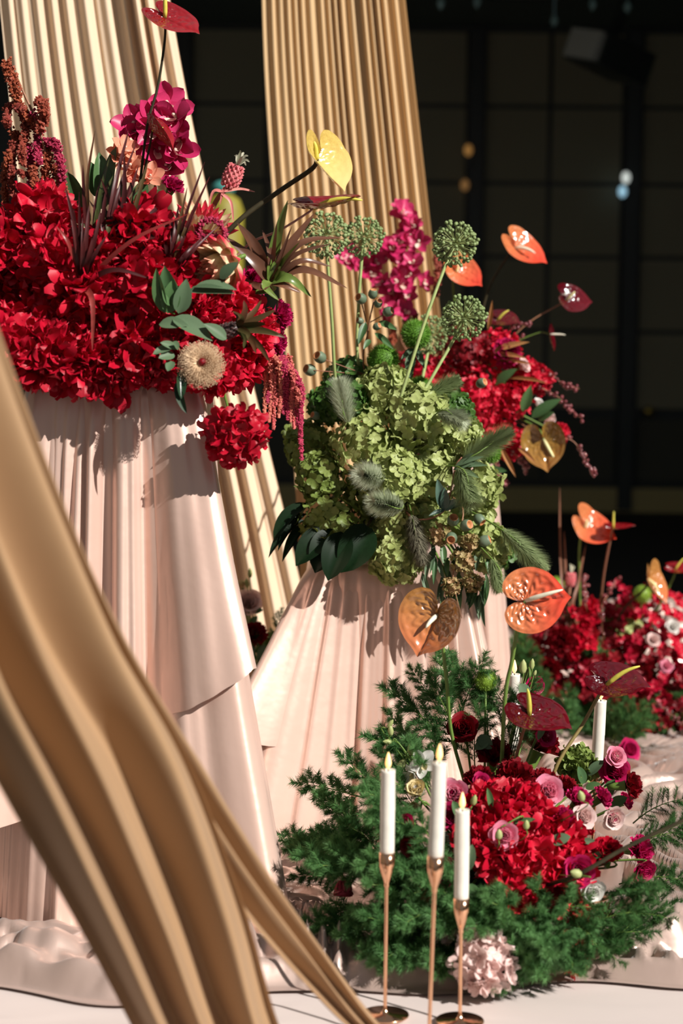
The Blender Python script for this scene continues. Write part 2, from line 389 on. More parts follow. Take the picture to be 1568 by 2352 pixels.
# --- satin pooled on the floor
FCX, FCY = P(600,1600,4.48).x, 4.48
C4 = (zx(1745,1366,3.62)[1]-.005, 3.62); C5 = (zx(1600,1180,3.74)[1], 3.74)
def floor_cloth():
    x = np.arange(-1.25, 1.45, .0060); y = np.concatenate([np.arange(0, .16, .004), np.arange(.16, 3.25, .0072)])
    X, Y0 = np.meshgrid(x, y)
    edge = 3.07+.12*np.exp(-((X-.42)/.16)**2)+.035*np.sin(X*9+1)+.05*pnoise(X*4, X*0+2)-.06*np.clip(X-.6, 0, 1)
    Y = 3.07+Y0+(edge-3.07)*np.exp(-Y0/.5)
    wx = pnoise(X*1.9+3, Y*1.5)*.30; wy = pnoise(X*1.7, Y*1.8+9)*.30
    n1 = pnoise((X+wx)*2.3+1, (Y+wy)*2.6+2.3); n4 = pnoise((X-wy)*3.0+11, (Y-wx)*3.3+12)
    n2 = pnoise((X+wy*1.4)*6+7, (Y+wx)*6+1); n3 = pnoise((X+wy)*14+7, (Y+wx)*10+5)
    f1 = (.5+.5*np.sin(n1*52+n2*1.6))**1.3; f2 = (.5+.5*np.sin(n4*40+n2*1.5+1))**1.3
    a1 = .55+1.1*pnoise(X*2.4+5, Y*2.2+3); a2 = .6+1.2*pnoise(X*2.1+8, Y*2.6+1)
    h = np.maximum(.046*f1*np.clip(a1, .5, 1), .060*f2*np.clip(a2, .3, 1))+.025*(n2+.4)*.6+.012*np.abs(n3)
    up = np.clip(Y0/.06, 0, 1); up = up*up*(3-2*up)
    amp = .85+.45*np.clip((X-.35)*2, 0, 1)
    roll = .030*np.sin(np.pi*np.clip(Y0, 0, .27)/.09+.5*pnoise(X*1.5+4, Y0*4))**2*np.clip((.30-Y0)/.1, 0, 1)*(.5+.9*np.abs(pnoise(X*2.2+1, X*0+7)))
    H = (h*amp*np.clip(.6+Y0/.4, 0, 1)+roll+.012)*up+.0022
    H += .16*np.exp(-(((X-1.02)/.30)**2+((Y-6.0)/.22)**2))+.05*np.exp(-(((X-.2)/.9)**2+((Y-6.1)/.12)**2))
    # the cloth lies flat under what stands on it
    def flat(dist, ramp, z=.009):
        nonlocal H
        m_ = np.clip(dist/ramp, 0, 1); m_ = m_*m_*(3-2*m_); H = H*m_+z*(1-m_)
    H = np.maximum(H, .008)
    for cx, cy, hf in ((AX, AY, AH), (BX, BY, BH), (CXx, CYy, CH)): flat(np.maximum(np.abs(X-cx), np.abs(Y-cy))-hf-.085, .06)
    for cx, cy, rx, ry in ((.26, 3.47, .24, .30), (.74, 5.27, .36, .31), (FCX, FCY, .09, .09), (C4[0], C4[1], .05, .05), (C5[0], C5[1], .05, .05)):
        flat((np.sqrt(((X-cx)/rx)**2+((Y-cy)/ry)**2)-1)*min(rx, ry), .06)
    flat(np.where((X > -.80) & (X < .06), np.abs(Y-D1), 9)-.05, .05); flat(np.where((X > -.22) & (X < .45), np.abs(Y-D2), 9)-.05, .05)
    ny, nx = X.shape; v = np.stack([X.ravel(), Y.ravel(), H.ravel()], 1)
    i = np.arange((ny-1)*(nx-1)); r = i//(nx-1); c = i % (nx-1); a = r*nx+c
    f = np.stack([a, a+1, a+nx+1, a+nx], 1)
    me = bpy.data.meshes.new('floor_satin'); me.vertices.add(len(v)); me.vertices.foreach_set('co', v.ravel().astype(np.float32))
    me.loops.add(f.size); me.loops.foreach_set('vertex_index', f.ravel().astype(np.int32))
    me.polygons.add(len(f)); me.polygons.foreach_set('loop_start', (np.arange(len(f))*4).astype(np.int32))
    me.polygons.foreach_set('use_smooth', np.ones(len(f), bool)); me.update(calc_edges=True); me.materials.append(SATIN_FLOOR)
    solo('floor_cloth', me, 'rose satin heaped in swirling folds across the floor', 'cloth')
    x = np.linspace(-1.25, 1.45, 160); y = np.linspace(2.2, 3.25, 110); X, Y = np.meshgrid(x, y)
    H = .003+.0022*np.sin(pnoise(X*1.6+2, Y*5)*13)+.002*pnoise(X*6, Y*9); H = np.clip(H, .0006, .005); H = np.where(Y > 2.98, np.minimum(H, .002), H)
    rows = [[(X[j,i], Y[j,i], H[j,i]) for i in range(160)] for j in range(110)]
    solo('floor_sheet', MB().grid(rows).mesh('floor_sheet', SHEET), 'smooth pale sheet under the candlesticks in front of the satin folds', 'cloth')
floor_cloth()

# ================================================================== plant meshes
def grid_fn(nu, nv, fn):
    return [[fn(-1+2*i/nu, j/nv) for i in range(nu+1)] for j in range(nv+1)]
CACHE = {}
def cached(key, build):
    if key not in CACHE: CACHE[key] = build()
    return CACHE[key]
def floret_mesh(mat, k, ruf=.12, cup=.35):
    def b():
        r = random.Random(k*17+3); mb = MB(); n = 4
        for i in range(n):
            a = 2*math.pi*i/n+r.uniform(-.15, .15); L = r.uniform(.85, 1.1); cu = cup*r.uniform(.3, 1.6); tw = r.uniform(-.3, .3); ph = r.uniform(0, 6)
            ca, sa = math.cos(a), math.sin(a)
            def fn(u, v):
                ve = .5-.5*math.cos(math.pi*v); wv = .60*math.sin(math.pi*min(1, v*.96+.04))*(.50+.50*ve)+.012; v = ve
                y = v*L; x = u*wv*L; z = cu*(v*v)*.8+cu*.7*u*u*wv+tw*u*v*.5+ruf*math.sin(u*2.4+ph)*v*v*.8
                return (x*ca-y*sa, x*sa+y*ca, z)
            mb.grid(grid_fn(4, 6, fn))
        return mb.mesh('floret', mat)
    return cached(('floret', mat.name, k, ruf, cup), b)
def stem_part(parent, pts, r0, r1, mat, name='stem', n=6, k=6):
    c = spline(pts, k); N = len(c)
    return part(parent, name, MB().tube(c, [lerp(r0, r1, i/(N-1)) for i in range(N)], n).mesh(name, mat))
def hydrangea(name, label, cat, group, pos, n, R, mat, N=70, fs=.018, core=None, flat=.85, ruf=.12, cup=.35, lift=.35, stem_mat=None, keep=-.45):
    n = Vector(n).normalized(); t = thing(name, label, cat, pos, group)
    core_p = core if core is not None else pos-n*R*1.6
    stem_part(t, [core_p, pos-n*R*.3], .003, .0025, stem_mat or STEM)
    Mf = frame(pos, n)
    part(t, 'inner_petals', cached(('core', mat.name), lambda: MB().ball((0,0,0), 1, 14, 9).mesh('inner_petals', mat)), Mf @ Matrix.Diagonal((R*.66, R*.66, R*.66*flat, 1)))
    rr = random.Random(int(abs(pos.x*1e4)+abs(pos.z*1e3)))
    for d in sph(int(N*1.25), rr.uniform(0, 6)):
        if d.z < keep: continue
        loc = Mf @ Vector((d.x*R, d.y*R, d.z*R*flat))
        dn = (loc-pos).normalized(); dn = (dn+Vector((rr.uniform(-1,1), rr.uniform(-1,1), rr.uniform(-1,1)))*lift).normalized()
        loc = pos+(loc-pos)*rr.uniform(.78, 1.05)
        hint = Vector((rr.uniform(-1,1), rr.uniform(-1,1), rr.uniform(-1,1)))
        part(t, 'floret', floret_mesh(mat, rr.randrange(6), ruf, cup), frame(loc, dn, hint, fs*rr.uniform(.85, 1.2)))
    return t
# --- rose / lisianthus
def rose_petal(mat, k):
    def b():
        r = random.Random(k+40); curl = (.05, .25, .55)[k]; wrap = (1.25, 1.0, .85)[k]
        def fn(u, v):
            w = (math.sin(math.pi*(.10+.62*v)))*wrap; a = u*w
            rad = .42+.25*v*(k+1)*.5
            x = math.sin(a)*rad; y = rad*(1-math.cos(a))*-1+rad*.0
            z = v*1.0-.12*u*u*v
            y += curl*v**3+.03*math.sin(u*4)*v
            return (x, y, z)
        return MB().grid(grid_fn(6, 6, fn)).mesh('petal', mat)
    return cached(('rosep', mat.name, k), b)
def rose(name, label, cat, group, pos, n, R, mat, mat2=None, core=None, open_=1.0, stem_mat=None, layers=((3,.02,-9,0,.86),(4,.12,-5,0,.92),(5,.22,2,0,.97),(6,.33,9,0,1.0),(6,.42,18,1,1.0),(5,.46,34,1,.95))):
    n = Vector(n).normalized(); t = thing(name, label, cat, pos, group); mat2 = mat2 or mat
    base = pos-n*R*.8
    stem_part(t, [core if core is not None else base-n*.08, base-n*.02, base+n*R*.1], .0022, .0022, stem_mat or STEM)
    part(t, 'calyx', cached(('calyx',), lambda: MB().lathe([(.0,-.18),(.2,-.12),(.3,.05),(.34,.22)], 10).mesh('calyx', STEM)), frame(base, n, None, R))
    rr = random.Random(int(pos.x*9e3+pos.z*7e3)); Mf = frame(base, n)
    for li, (cnt, rad, tilt, k, sc) in enumerate(layers):
        off = rr.uniform(0, 6)
        for i in range(cnt):
            a = off+2*math.pi*i/cnt+rr.uniform(-.1, .1); tl = R_(tilt*open_*rr.uniform(.85, 1.15))
            M = Mf @ Matrix.Rotation(a, 4, 'Z') @ Matrix.Translation((0, rad*R*.55, 0)) @ Matrix.Rotation(-tl, 4, 'X') @ Matrix.Diagonal((R*sc*1.25, R*sc*1.25, R*sc*1.25, 1))
            part(t, 'petal', rose_petal(mat if li < 2 else mat2, k), M)
    return t
# --- carnation
def carn_petal(mat, k):
    def b():
        r = random.Random(k+90); ph = r.uniform(0, 6)
        def fn(u, v):
            w = .12+.52*v**.8; x = u*w; y = v-.10*u*u
            if v > .99: y += .07*(1 if int(round((u+1)*5)) % 2 else -1)
            z = .16*math.sin(u*5.5+ph)*v**1.5+.10*v*v
            return (x, y, z)
        return MB().grid(grid_fn(10, 4, fn)).mesh('petal', mat)
    return cached(('carn', mat.name, k), b)
def carnation(name, label, cat, group, pos, n, R, mat, core=None, stem_mat=None, mat2=None):
    n = Vector(n).normalized(); t = thing(name, label, cat, pos, group)
    stem_part(t, [core if core is not None else pos-n*(R*2.5+.06), pos-n*R*1.9, pos-n*R*.8], .002, .002, stem_mat or STEM)
    part(t, 'calyx', cached(('ccalyx',), lambda: MB().lathe([(.0,-1.0),(.16,-.95),(.24,-.6),(.3,-.1),(.36,.1)], 10).mesh('calyx', STEM)), frame(pos-n*R*.75, n, None, R*1.1))
    rr = random.Random(int(pos.x*8e3+pos.z*6e3)); Mf = frame(pos-n*R*.55, n)
    for e, cnt, L in ((82, 4, .8), (62, 7, .98), (40, 9, 1.0), (16, 10, 1.0)):
        off = rr.uniform(0, 6)
        for i in range(cnt):
            a = off+2*math.pi*i/cnt+rr.uniform(-.2, .2)
            M = Mf @ Matrix.Rotation(a, 4, 'Z') @ Matrix.Rotation(R_(e+rr.uniform(-9, 9)), 4, 'X') @ Matrix.Rotation(rr.uniform(-.4, .4), 4, 'Y') @ Matrix.Diagonal((R, R*L*rr.uniform(.9, 1.1), R, 1))
            part(t, 'petal', carn_petal(mat if (mat2 is None or e > 50) else mat2, rr.randrange(4)), M)
    return t
# --- anthurium
HP = [0, 5, 12, 30, 60, 90, 120, 140, 155, 166, 174, 180]; HR = [1.06, .965, .90, .83, .74, .68, .65, .62, .55, .42, .25, .07]
def spathe_mesh(mat, cup=.12, fold=0.0, relief=.02, curl=0.0, lobe=0.0, key=0):
    def b():
        na, nr = 108, 24; rows = []
        for j in range(nr+1):
            rr = (j+.35)/(nr+.35); row = []
            for i in range(na+1):
                a = -180+360*i/na; Ro = interp(abs(a), HP, HR); x = -math.sin(R_(a))*Ro*rr; y = math.cos(R_(a))*Ro*rr
                if abs(a) > 179: x = -math.copysign(.012*rr, a)
                z = cup*rr*rr+fold*abs(x)+curl*max(0, y)**2+lobe*max(0, -y)*1.2
                vein = (abs(math.sin(R_(a)*5.5))**.6-.6)*math.sin(math.pi*min(1, rr*.94+.02))**.7
                z += relief*(1.3*vein+.55*math.sin(rr*26+math.sin(R_(a)*11)*2.0)*math.sin(math.pi*rr))-relief*1.0*math.exp(-(x/.03)**2)+relief*.8*math.exp(-((rr-.88)/.05)**2)
                z += .02*math.sin(R_(a)*3+key)*rr
                row.append((x, y, z))
            rows.append(row)
        return MB().grid(rows).mesh('spathe', mat)
    return cached(('spathe', mat.name, cup, fold, relief, curl, lobe, key), b)
def anthurium(label, group, px, size, n, tip, d, mat, stem, spadix_dir=None, spx_len=.5, stem_mat=None, name='anthurium', cup=.12, fold=0., relief=.02, curl=0., lobe=0., spx_mat=None, widen=1.0, sr=.0026, stem_d=None):
    """px: pixel of the spadix base; size: spathe length px; n, tip: view vectors; stem: list of (px,py,depth)"""
    pos = P(px[0], px[1], d); s = size/FPX*d/1.0; nn = V(*n); tt = V(*tip)
    t = thing(name, label, 'anthurium', pos, group)
    M = frame(pos, nn, tt, (s*widen*.78, s*.78, s*.78))
    part(t, 'spathe', spathe_mesh(mat, cup, fold, relief, curl, lobe, len(label) % 5), M)
    sdv = V(*spadix_dir) if spadix_dir else (nn*.7+(M.to_3x3() @ Vector((0,1,0))).normalized()*.7).normalized()
    p0 = pos-nn*s*.01; L = s*spx_len; pts = [p0+sdv*L*k/6+nn*L*.10*math.sin(math.pi*k/6) for k in range(7)]
    part(t, 'spadix', MB().tube(pts, [s*.035, s*.045, s*.045, s*.04, s*.035, s*.028, s*.012], 9).mesh('spadix', spx_mat or SPX))
    stem_part(t, [pos]+[P(*q_) for q_ in stem], sr*1.0, sr*1.15, stem_mat or STEM, n=7)
    return t
SPX = petal('spadix_cream', (.80,.76,.36), (.85,.82,.46), .55, .1, grad=None)
SPX_Y = petal('spadix_yellow', (.62,.58,.08), (.70,.62,.10), .5, .1)
SPX_W = petal('spadix_ivory', (.86,.82,.62), (.88,.84,.68), .5, .1)
def sp_mat(name, base, tipc, rough=.18): return petal(name, base, base, rough, .12, 25, 1.0, .6, grad=(1, -.2, .8, tipc))
AN_RED = sp_mat('spathe_red', (.20,.003,.007), (.30,.005,.010))
AN_MAR = sp_mat('spathe_maroon', (.075,.002,.006), (.13,.003,.009), .12)
AN_ORG = sp_mat('spathe_orange', (.62,.20,.075), (.74,.07,.035))
AN_CREAM = sp_mat('spathe_cream', (.70,.50,.13), (.78,.55,.22))
AN_BRN = sp_mat('spathe_copper', (.44,.20,.055), (.55,.17,.065))
AN_OLV = sp_mat('spathe_olive', (.30,.17,.03), (.34,.16,.04))
# --- leaves
def leaf_mesh(mat, kind='lance', arch=.15, fold=.12, nv=8):
    def b():
        def fn(u, v):
            if kind == 'lance': w = .5*math.sin(math.pi*v**.8)**.8
            elif kind == 'oval': w = .5*math.sin(math.pi*min(1, .02+v*.98)**.9)**.6
            else: w = .5*(1-v)**.6*min(1, .45+v*3)
            w = max(w, .012)
            return (u*w, v-arch*.3*v*v, -arch*v*v+fold*abs(u)*w*1.5)
        return MB().grid(grid_fn(4, nv, fn)).mesh('leaf', mat)
    return cached(('leaf', mat.name, kind, arch, fold), b)
def leaf_px(parent, a, b, wpx, mat, n=(0,.3,1), kind='lance', arch=.12, fold=.12, name='leaf'):
    p0 = P(*a); p1 = P(*b); L = (p1-p0).length; wd = wpx/FPX*(a[2]+b[2])/2
    y = (p1-p0).normalized(); nn = V(*n); nn = (nn-y*nn.dot(y)).normalized(); x = y.cross(nn)
    M = Matrix((x*wd, y*L, nn*L)).transposed().to_4x4(); M.translation = p0
    return part(parent, name, leaf_mesh(mat, kind, arch, fold), M)
def ribbon(parent, pts, w0, mat, n=(0,0,1), name='leaf', fold=.25, prof=None):
    """long blade along world points"""
    c = spline(pts, 5); N = len(c); nn = V(*n); rows = []
    for i, p in enumerate(c):
        t = (c[min(i+1, N-1)]-c[max(i-1, 0)]).normalized(); x = t.cross(nn)
        x = x.normalized() if x.length > .05 else VR.copy(); up = x.cross(t); v = i/(N-1)
        w = w0*(prof(v) if prof else min(1, .5+v*2.5)*(1-v)**.55)*.5+.0003
        rows.append([p-x*w+up*w*fold, p-x*w*.5+up*w*fold*.3, p, p+x*w*.5+up*w*fold*.3, p+x*w+up*w*fold])
    return part(parent, name, MB().grid(rows).mesh(name, mat))
# --- fuzzy things
def plume_mesh(mat, k, wide=.28, hairs=1900):
    def b():
        r = random.Random(k+5); mb = MB(); bend = r.uniform(-.12, .12)
        for i in range(hairs):
            v = r.random()**.9; a = r.uniform(0, 2*math.pi); rad = wide*.5*math.sin(math.pi*min(1, .12+v*.84))**.5
            cx = bend*math.sin(v*2); base = Vector((cx, v*.92, 0)); d = Vector((math.cos(a), .85+.5*v, math.sin(a))).normalized()
            tip = base+d*rad*r.uniform(1.1, 1.9); sd_ = Vector((-math.sin(a), 0, math.cos(a)))*.011
            mb.tri(base+sd_, base-sd_, tip)
        return mb.mesh('bristles', mat, False)
    return cached(('plume', mat.name, k, wide), b)
def plume(label, group, a, b, wpx, mat, k=0, core=None, name='fluffy_grass_plume'):
    p0 = P(*a); p1 = P(*b); t = thing(name, label, 'grass', p0, group); L = (p1-p0).length
    wide = round(min(.9, wpx/FPX*a[2]/L), 2); y = (p1-p0)/L; M = frame(p0, y.orthogonal(), y, L)
    part(t, 'bristles', plume_mesh(mat, k, wide), M, 'stuff')
    stem_part(t, [core if core is not None else p0-y*.06, p0, p1-y*L*.12], .0022, .001, STEM)
    return t
PLUME = petal('plume_grey_green', (.27,.36,.15), (.40,.48,.25), .6, .4)
PLUME_S = petal('plume_silver', (.56,.62,.44), (.70,.75,.58), .6, .4)
PLUME_B = petal('plume_brown', (.18,.17,.11), (.26,.24,.17), .6, .2)
FERN = petal('fern_green', (.075,.205,.06), (.16,.345,.115), .6, .42)
def fern_mesh(k):
    def b():
        r = random.Random(k+70); mb = MB(); st = MB(); cv = r.uniform(-.12, .12)
        ax = lambda v: Vector((cv*v*v, v*.9, .12*math.sin(v*2.4)))
        st.tube([ax(i/6) for i in range(7)], [.012, .011, .010, .009, .008, .006, .004], 5)
        for i in range(17):
            v = .10+.90*i/16; p = ax(v); sd_ = 1 if i % 2 else -1; L = .36*(1.05-.55*v)*r.uniform(.8, 1.2)
            a = R_(r.uniform(35, 65))*sd_; lift = r.uniform(-.5, .6)
            d = Vector((math.sin(a), math.cos(a), lift)).normalized()
            if i == 16: d = Vector((0, 1, .1)).normalized()
            st.tube([p, p+d*L], [.006, .003], 3, False)
            o1 = d.orthogonal().normalized(); o2 = d.cross(o1)
            for j in range(15):
                q0 = p+d*L*(.12+.88*j/14)
                for m_ in range(11):
                    an = r.uniform(0, 6.28); nd = (d*r.uniform(.5, 1.1)+(o1*math.cos(an)+o2*math.sin(an))).normalized()
                    ln = r.uniform(.07, .15); sw = nd.orthogonal().normalized()*.0046
                    mb.tri(q0+sw, q0-sw, q0+nd*ln)
        return st.mesh('stem', STEM), mb.mesh('needles', FERN, False)
    return cached(('fern', k), b)
def fern(label, group, a, tip, size, k, d_up=.3, pos=None, dirv=None):
    p0 = P(*a) if pos is None else pos
    y = (V(*tip) if dirv is None else dirv); t = thing('fern_sprig', label, 'fern', p0, group)
    hint = VU*.6-VF*.6+VR*rng.uniform(-.4, .4); n = hint-y*hint.dot(y); n.normalize()
    M = frame(p0, n, y, size); s_, nd = fern_mesh(k)
    part(t, 'stem', s_, M); part(t, 'needles', nd, M, 'stuff')
    return t
# --- beaded tassels
def tassel(parent, pts, r0, mat, n=None, seed=0, r1=None, name='tassel', bead=.0034):
    c = spline(pts, 8); L = sum((c[i+1]-c[i]).length for i in range(len(c)-1)); r = random.Random(seed)
    n = n or int(L/.05*70*max(1, r0/.006)); mb = MB(); r1 = r1 if r1 is not None else r0*.55
    for i in range(n):
        v = r.random(); k = v*(len(c)-1); j = min(int(k), len(c)-2); p = c[j].lerp(c[j+1], k-j)
        d = Vector((r.gauss(0,1), r.gauss(0,1), r.gauss(0,1))).normalized(); rad = lerp(r0, r1, v)*(1 if v < .93 else .6)
        mb.octa(p+d*rad*r.uniform(.55, 1), bead*r.uniform(.6, 1.2), 1.2, d)
    mb.tube(c[::2] if len(c) > 8 else c, r0*.5, 5)
    return part(parent, name, mb.mesh(name, mat, False))
AMA = petal('amaranth_magenta', (.36,.015,.06), (.50,.04,.10), .65, .15, 160)
AMA_R = petal('amaranth_rust', (.26,.03,.03), (.38,.09,.03), .65, .15, 90)
AMA_P = petal('amaranth_coral', (.60,.08,.10), (.72,.26,.16), .65, .15, 90)
# --- allium
BUD = petal('allium_bud', (.20,.28,.10), (.28,.36,.15), .5, .1, 300)
PED = petal('allium_pedicel', (.34,.40,.15), (.42,.48,.20), .5, .1)
def allium_meshes():
    def b():
        r = random.Random(8); bu = MB(); pe = MB()
        for d in sph(150, 1.0):
            d = (d+Vector((r.uniform(-.1,.1), r.uniform(-.1,.1), r.uniform(-.1,.1)))).normalized(); L = r.uniform(.82, 1.0)
            pe.tube([d*.1, d*L], [.010, .010], 3, False)
            c = d*L; R0 = .085; rows = []
            x = d.orthogonal().normalized(); y = d.cross(x)
            for rad, h in ((.2, -.9), (.9, -.35), (1.0, .25), (.7, .85), (.15, 1.05)):
                rows.append([c+(x*math.cos(k*math.pi/3)+y*math.sin(k*math.pi/3))*rad*R0+d*h*R0 for k in range(6)])
            bu.grid(rows, True)
        return bu.mesh('buds', BUD), pe.mesh('pedicels', PED, False)
    return cached(('allium',), b)
def allium(label, px, r, d, stem, group=None):
    pos = P(px[0], px[1], d); t = thing('allium', label, 'allium', pos, group); M = frame(pos, V(.1,.9,.3), VR, r/FPX*d)
    bu, pe = allium_meshes(); part(t, 'buds', bu, M, 'stuff'); part(t, 'pedicels', pe, M, 'stuff')
    stem_part(t, [pos]+[P(*s_) for s_ in stem], .0032, .0036, petal('allium_stem', (.30,.38,.13), (.36,.44,.17), .45, 0), n=8)
    return t
# --- fuzzy green ball
FUZZ = petal('fuzz_green', (.10,.26,.02), (.16,.34,.04), .6, .2)
def fuzzy_ball(label, px, r, d, group=None, core=None, mat=None, name='green_dianthus', cat='flower', hair=.24):
    mat = mat or FUZZ; pos = P(px[0], px[1], d); rad = r/FPX*d; t = thing(name, label, cat, pos, group)
    def b():
        rr = random.Random(2); mb = MB()
        for dd in sph(1500):
            base = dd*(1-hair); tip = dd*rr.uniform(.94, 1.05)+Vector((rr.uniform(-1,1), rr.uniform(-1,1), rr.uniform(-1,1)))*.07
            s_ = dd.orthogonal().normalized(); s_.rotate(Matrix.Rotation(rr.uniform(0, 6), 3, dd)); s_ *= .026
            mb.tri(base+s_, base-s_, tip)
        return mb.mesh('bracts', mat, False)
    part(t, 'bracts', cached(('fuzz', mat.name, hair), b), frame(pos, V(0,.8,.4), VR, rad), 'stuff')
    part(t, 'flower_head', cached(('fuzzc', mat.name), lambda: MB().ball((0,0,0), .8, 14, 9).mesh('flower_head', mat)), frame(pos, V(0,.8,.4), VR, rad))
    stem_part(t, [core if core is not None else pos+V(0,-1,-.3)*.09, pos-VU*rad*.7], .0022, .0022, STEM)
    return t
# --- orchids
def tepal_rows(a, L, W, cup, tilt, tw=0):
    ca, sa = math.cos(a), math.sin(a)
    def fn(u, v):
        wd = W*math.sin(math.pi*min(1, .05+v*.92))**.7; x = u*wd; y = v*L; z = tilt*v+cup*u*u*wd*2+cup*v*v*.5+tw*u*v
        return (x*ca-y*sa, x*sa+y*ca, z)
    return grid_fn(4, 6, fn)
def orchid_mesh(mat, k=0):
    def b():
        r = random.Random(k+200); mb = MB()
        for i, (a, L, W) in enumerate(((0,1,.34),(72,.95,.40),(144,.95,.34),(216,.95,.34),(288,.95,.40))):
            mb.grid(tepal_rows(R_(a+r.uniform(-8,8)), L*r.uniform(.9,1.1), W, r.uniform(.1,.5), r.uniform(.1,.5), r.uniform(-.1,.1)))
        return mb.mesh('blossom', mat)
    return cached(('orchid', mat.name, k), b)
def lip_mesh(mat):
    return cached(('lip', mat.name), lambda: MB().grid(tepal_rows(R_(180), .5, .22, .5, .35)).tube([(0,.02,.0),(0,.08,.25),(0,.0,.4)], [.07,.09,.05], 6).mesh('lip', mat))
LIPW = petal('lip_cream', (.85,.62,.50), (.9,.72,.6), .5, .2)
def orchid_spray(label, cat, group, stem, blossoms, mat, name='orchid_spray', stem_mat=None, lipm=None):
    """stem: list of world points; blossoms: list of (pos, normal, radius)"""
    t = thing(name, label, cat, stem[0], group); stem_part(t, stem, .003, .0015, stem_mat or STEM)
    for i, (p, n, r) in enumerate(blossoms):
        b = part(t, 'blossom', orchid_mesh(mat, i % 5), frame(p, n, VU+VR*rng.uniform(-.8,.8), r))
        part(b, 'lip', lip_mesh(lipm or LIPW), WORLD[b.name])
    return t
def twig_berries(label, group, pts, n, r, bmat, smat, name='berry_twig', cat='twig', sp=.006, sr=.0012, seed=0):
    c = spline(pts, 6); rr = random.Random(seed); t = thing(name, label, cat, c[0], group); stem_part(t, pts, sr*1.4, sr*.7, smat)
    for i in range(n):
        v = .25+.75*rr.random(); k = v*(len(c)-1); j = min(int(k), len(c)-2); p = c[j].lerp(c[j+1], k-j)
        d = Vector((rr.gauss(0,1), rr.gauss(0,1), rr.gauss(0,1))).normalized()
        part(t, 'berry', cached(('berry', bmat.name), lambda: MB().ball((0,0,0), 1, 8, 6, 1.2).mesh('berry', bmat)), frame(p+d*sp, d, None, r*rr.uniform(.7, 1.25)))
    return t

# ================================================================== arrangements
class Arr:
    def __init__(s, c, r): s.c = Vector(c); s.r = Vector(r)
    def hit(s, px, py):
        d = (VF + VR*((px-CX)/FPX) - VU*((py-CY)/FPX)); o = cam_pos-s.c
        D_ = Vector((d.x/s.r.x, d.y/s.r.y, d.z/s.r.z)); O = Vector((o.x/s.r.x, o.y/s.r.y, o.z/s.r.z))
        a = D_.dot(D_); b = 2*O.dot(D_); c = O.dot(O)-1; disc = b*b-4*a*c
        t = (-b-math.sqrt(disc))/(2*a) if disc > 0 else -b/(2*a)
        p = cam_pos+d*t; e = p-s.c; n = Vector((e.x/s.r.x**2, e.y/s.r.y**2, e.z/s.r.z**2)).normalized()
        return p, n, t
A = Arr(P(300, 690, 3.60), (.275, .20, .235))
B = Arr(P(915, 1085, 4.17), (.235, .21, .235))
C = Arr(P(1075, 890, 4.80), (.20, .17, .20))
D = Arr((.26, 3.47, .05), (.27, .35, .265))
E = Arr((.74, 5.27, .06), (.36, .30, .29))
DISH = plain('dark_dish', (.05,.012,.01), .3)
FOAM = plain('floral_foam', (.012,.03,.012), .95, bump=.4)
def dish(label, x, y, z, r, h):
    t = thing('flower_dish', label, 'dish', (x,y,z))
    part(t, 'bowl', MB().lathe([(0,0),(r*.75,0),(r*.95,h*.5),(r,h),(r*.96,h),(r*.9,h*.5),(0,h*.3)], 36, (x,y,z)).mesh('bowl', DISH))
    part(t, 'foam_block', MB().box((x-r*.6,y-r*.6,z+h*.3), (x+r*.6,y+r*.6,z+h+.09)).mesh('foam_block', FOAM, False))
dish('dark lacquer dish on top of the tallest plinth', AX, AY, AT+.0045, .112, .05)
dish('dark flower dish on the low plinth under green hydrangeas', BX, BY, BT+.0045, .10, .05)
dish('dark flower dish on the half hidden back plinth', CXx, CYy, CT+.001, .10, .05)
dish('dark flower dish on the floor under the fern and roses', .26, 3.47, .009, .14, .05)
dish('dark flower dish on the floor under the red orchids', .74, 5.27, .009, .16, .05)
def jit(n, k=.25): return (n+Vector((rng.uniform(-1,1), rng.uniform(-1,1), rng.uniform(-1,1)))*k).normalized()
def head(arr, fn, px, py, rpx, depth=.45, **kw):
    p, n, t = arr.hit(px, py); R = rpx/FPX*t
    return p-n*R*depth, jit(n, .15), R
def settle(arr, specs, depth=.4, box=None, k=.84, fixed=(), lim=.045, shrink=1.0):
    """heads placed on the mound, then eased apart so they only press together"""
    it = []
    for px, py, r in specs:
        p, n, t = arr.hit(px, py); R = r*shrink/FPX*t; it.append([p-n*R*depth, n, R, p-n*R*depth])
    for _ in range(60):
        for i in range(len(it)):
            for j in range(i):
                v = it[i][0]-it[j][0]; d = v.length or 1e-5; m_ = k*(it[i][2]+it[j][2])
                if d < m_: v *= (m_-d)*.3/d; it[i][0] = it[i][0]+v; it[j][0] = it[j][0]-v
            for q_, Rq in fixed:
                v = it[i][0]-q_; d = v.length or 1e-5; m_ = k*(it[i][2]+Rq)
                if d < m_: it[i][0] = it[i][0]+v*((m_-d)*.5/d)
            e = it[i][0]-it[i][3]
            if e.length > lim: it[i][0] = it[i][3]+e*(lim/e.length)
            if box:
                cx, cy, hf, top = box; p = it[i][0]; R = it[i][2]*1.12
                if p.z-R < top and abs(p.x-cx) < hf+R and p.y+R > cy-hf-.012: it[i][0] = Vector((p.x, cy-hf-.012-R, p.z))
    return [(p, jit(n, .12), R) for p, n, R, _ in it]
def clear(pos, n, R, heads, k=1.0):
    """a bloom stands proud of the heads around it"""
    for _ in range(30):
        if all((pos-q_).length >= k*(R*.8+Rq) for q_, _n, Rq in heads): break
        pos = pos+n*.003
    return pos
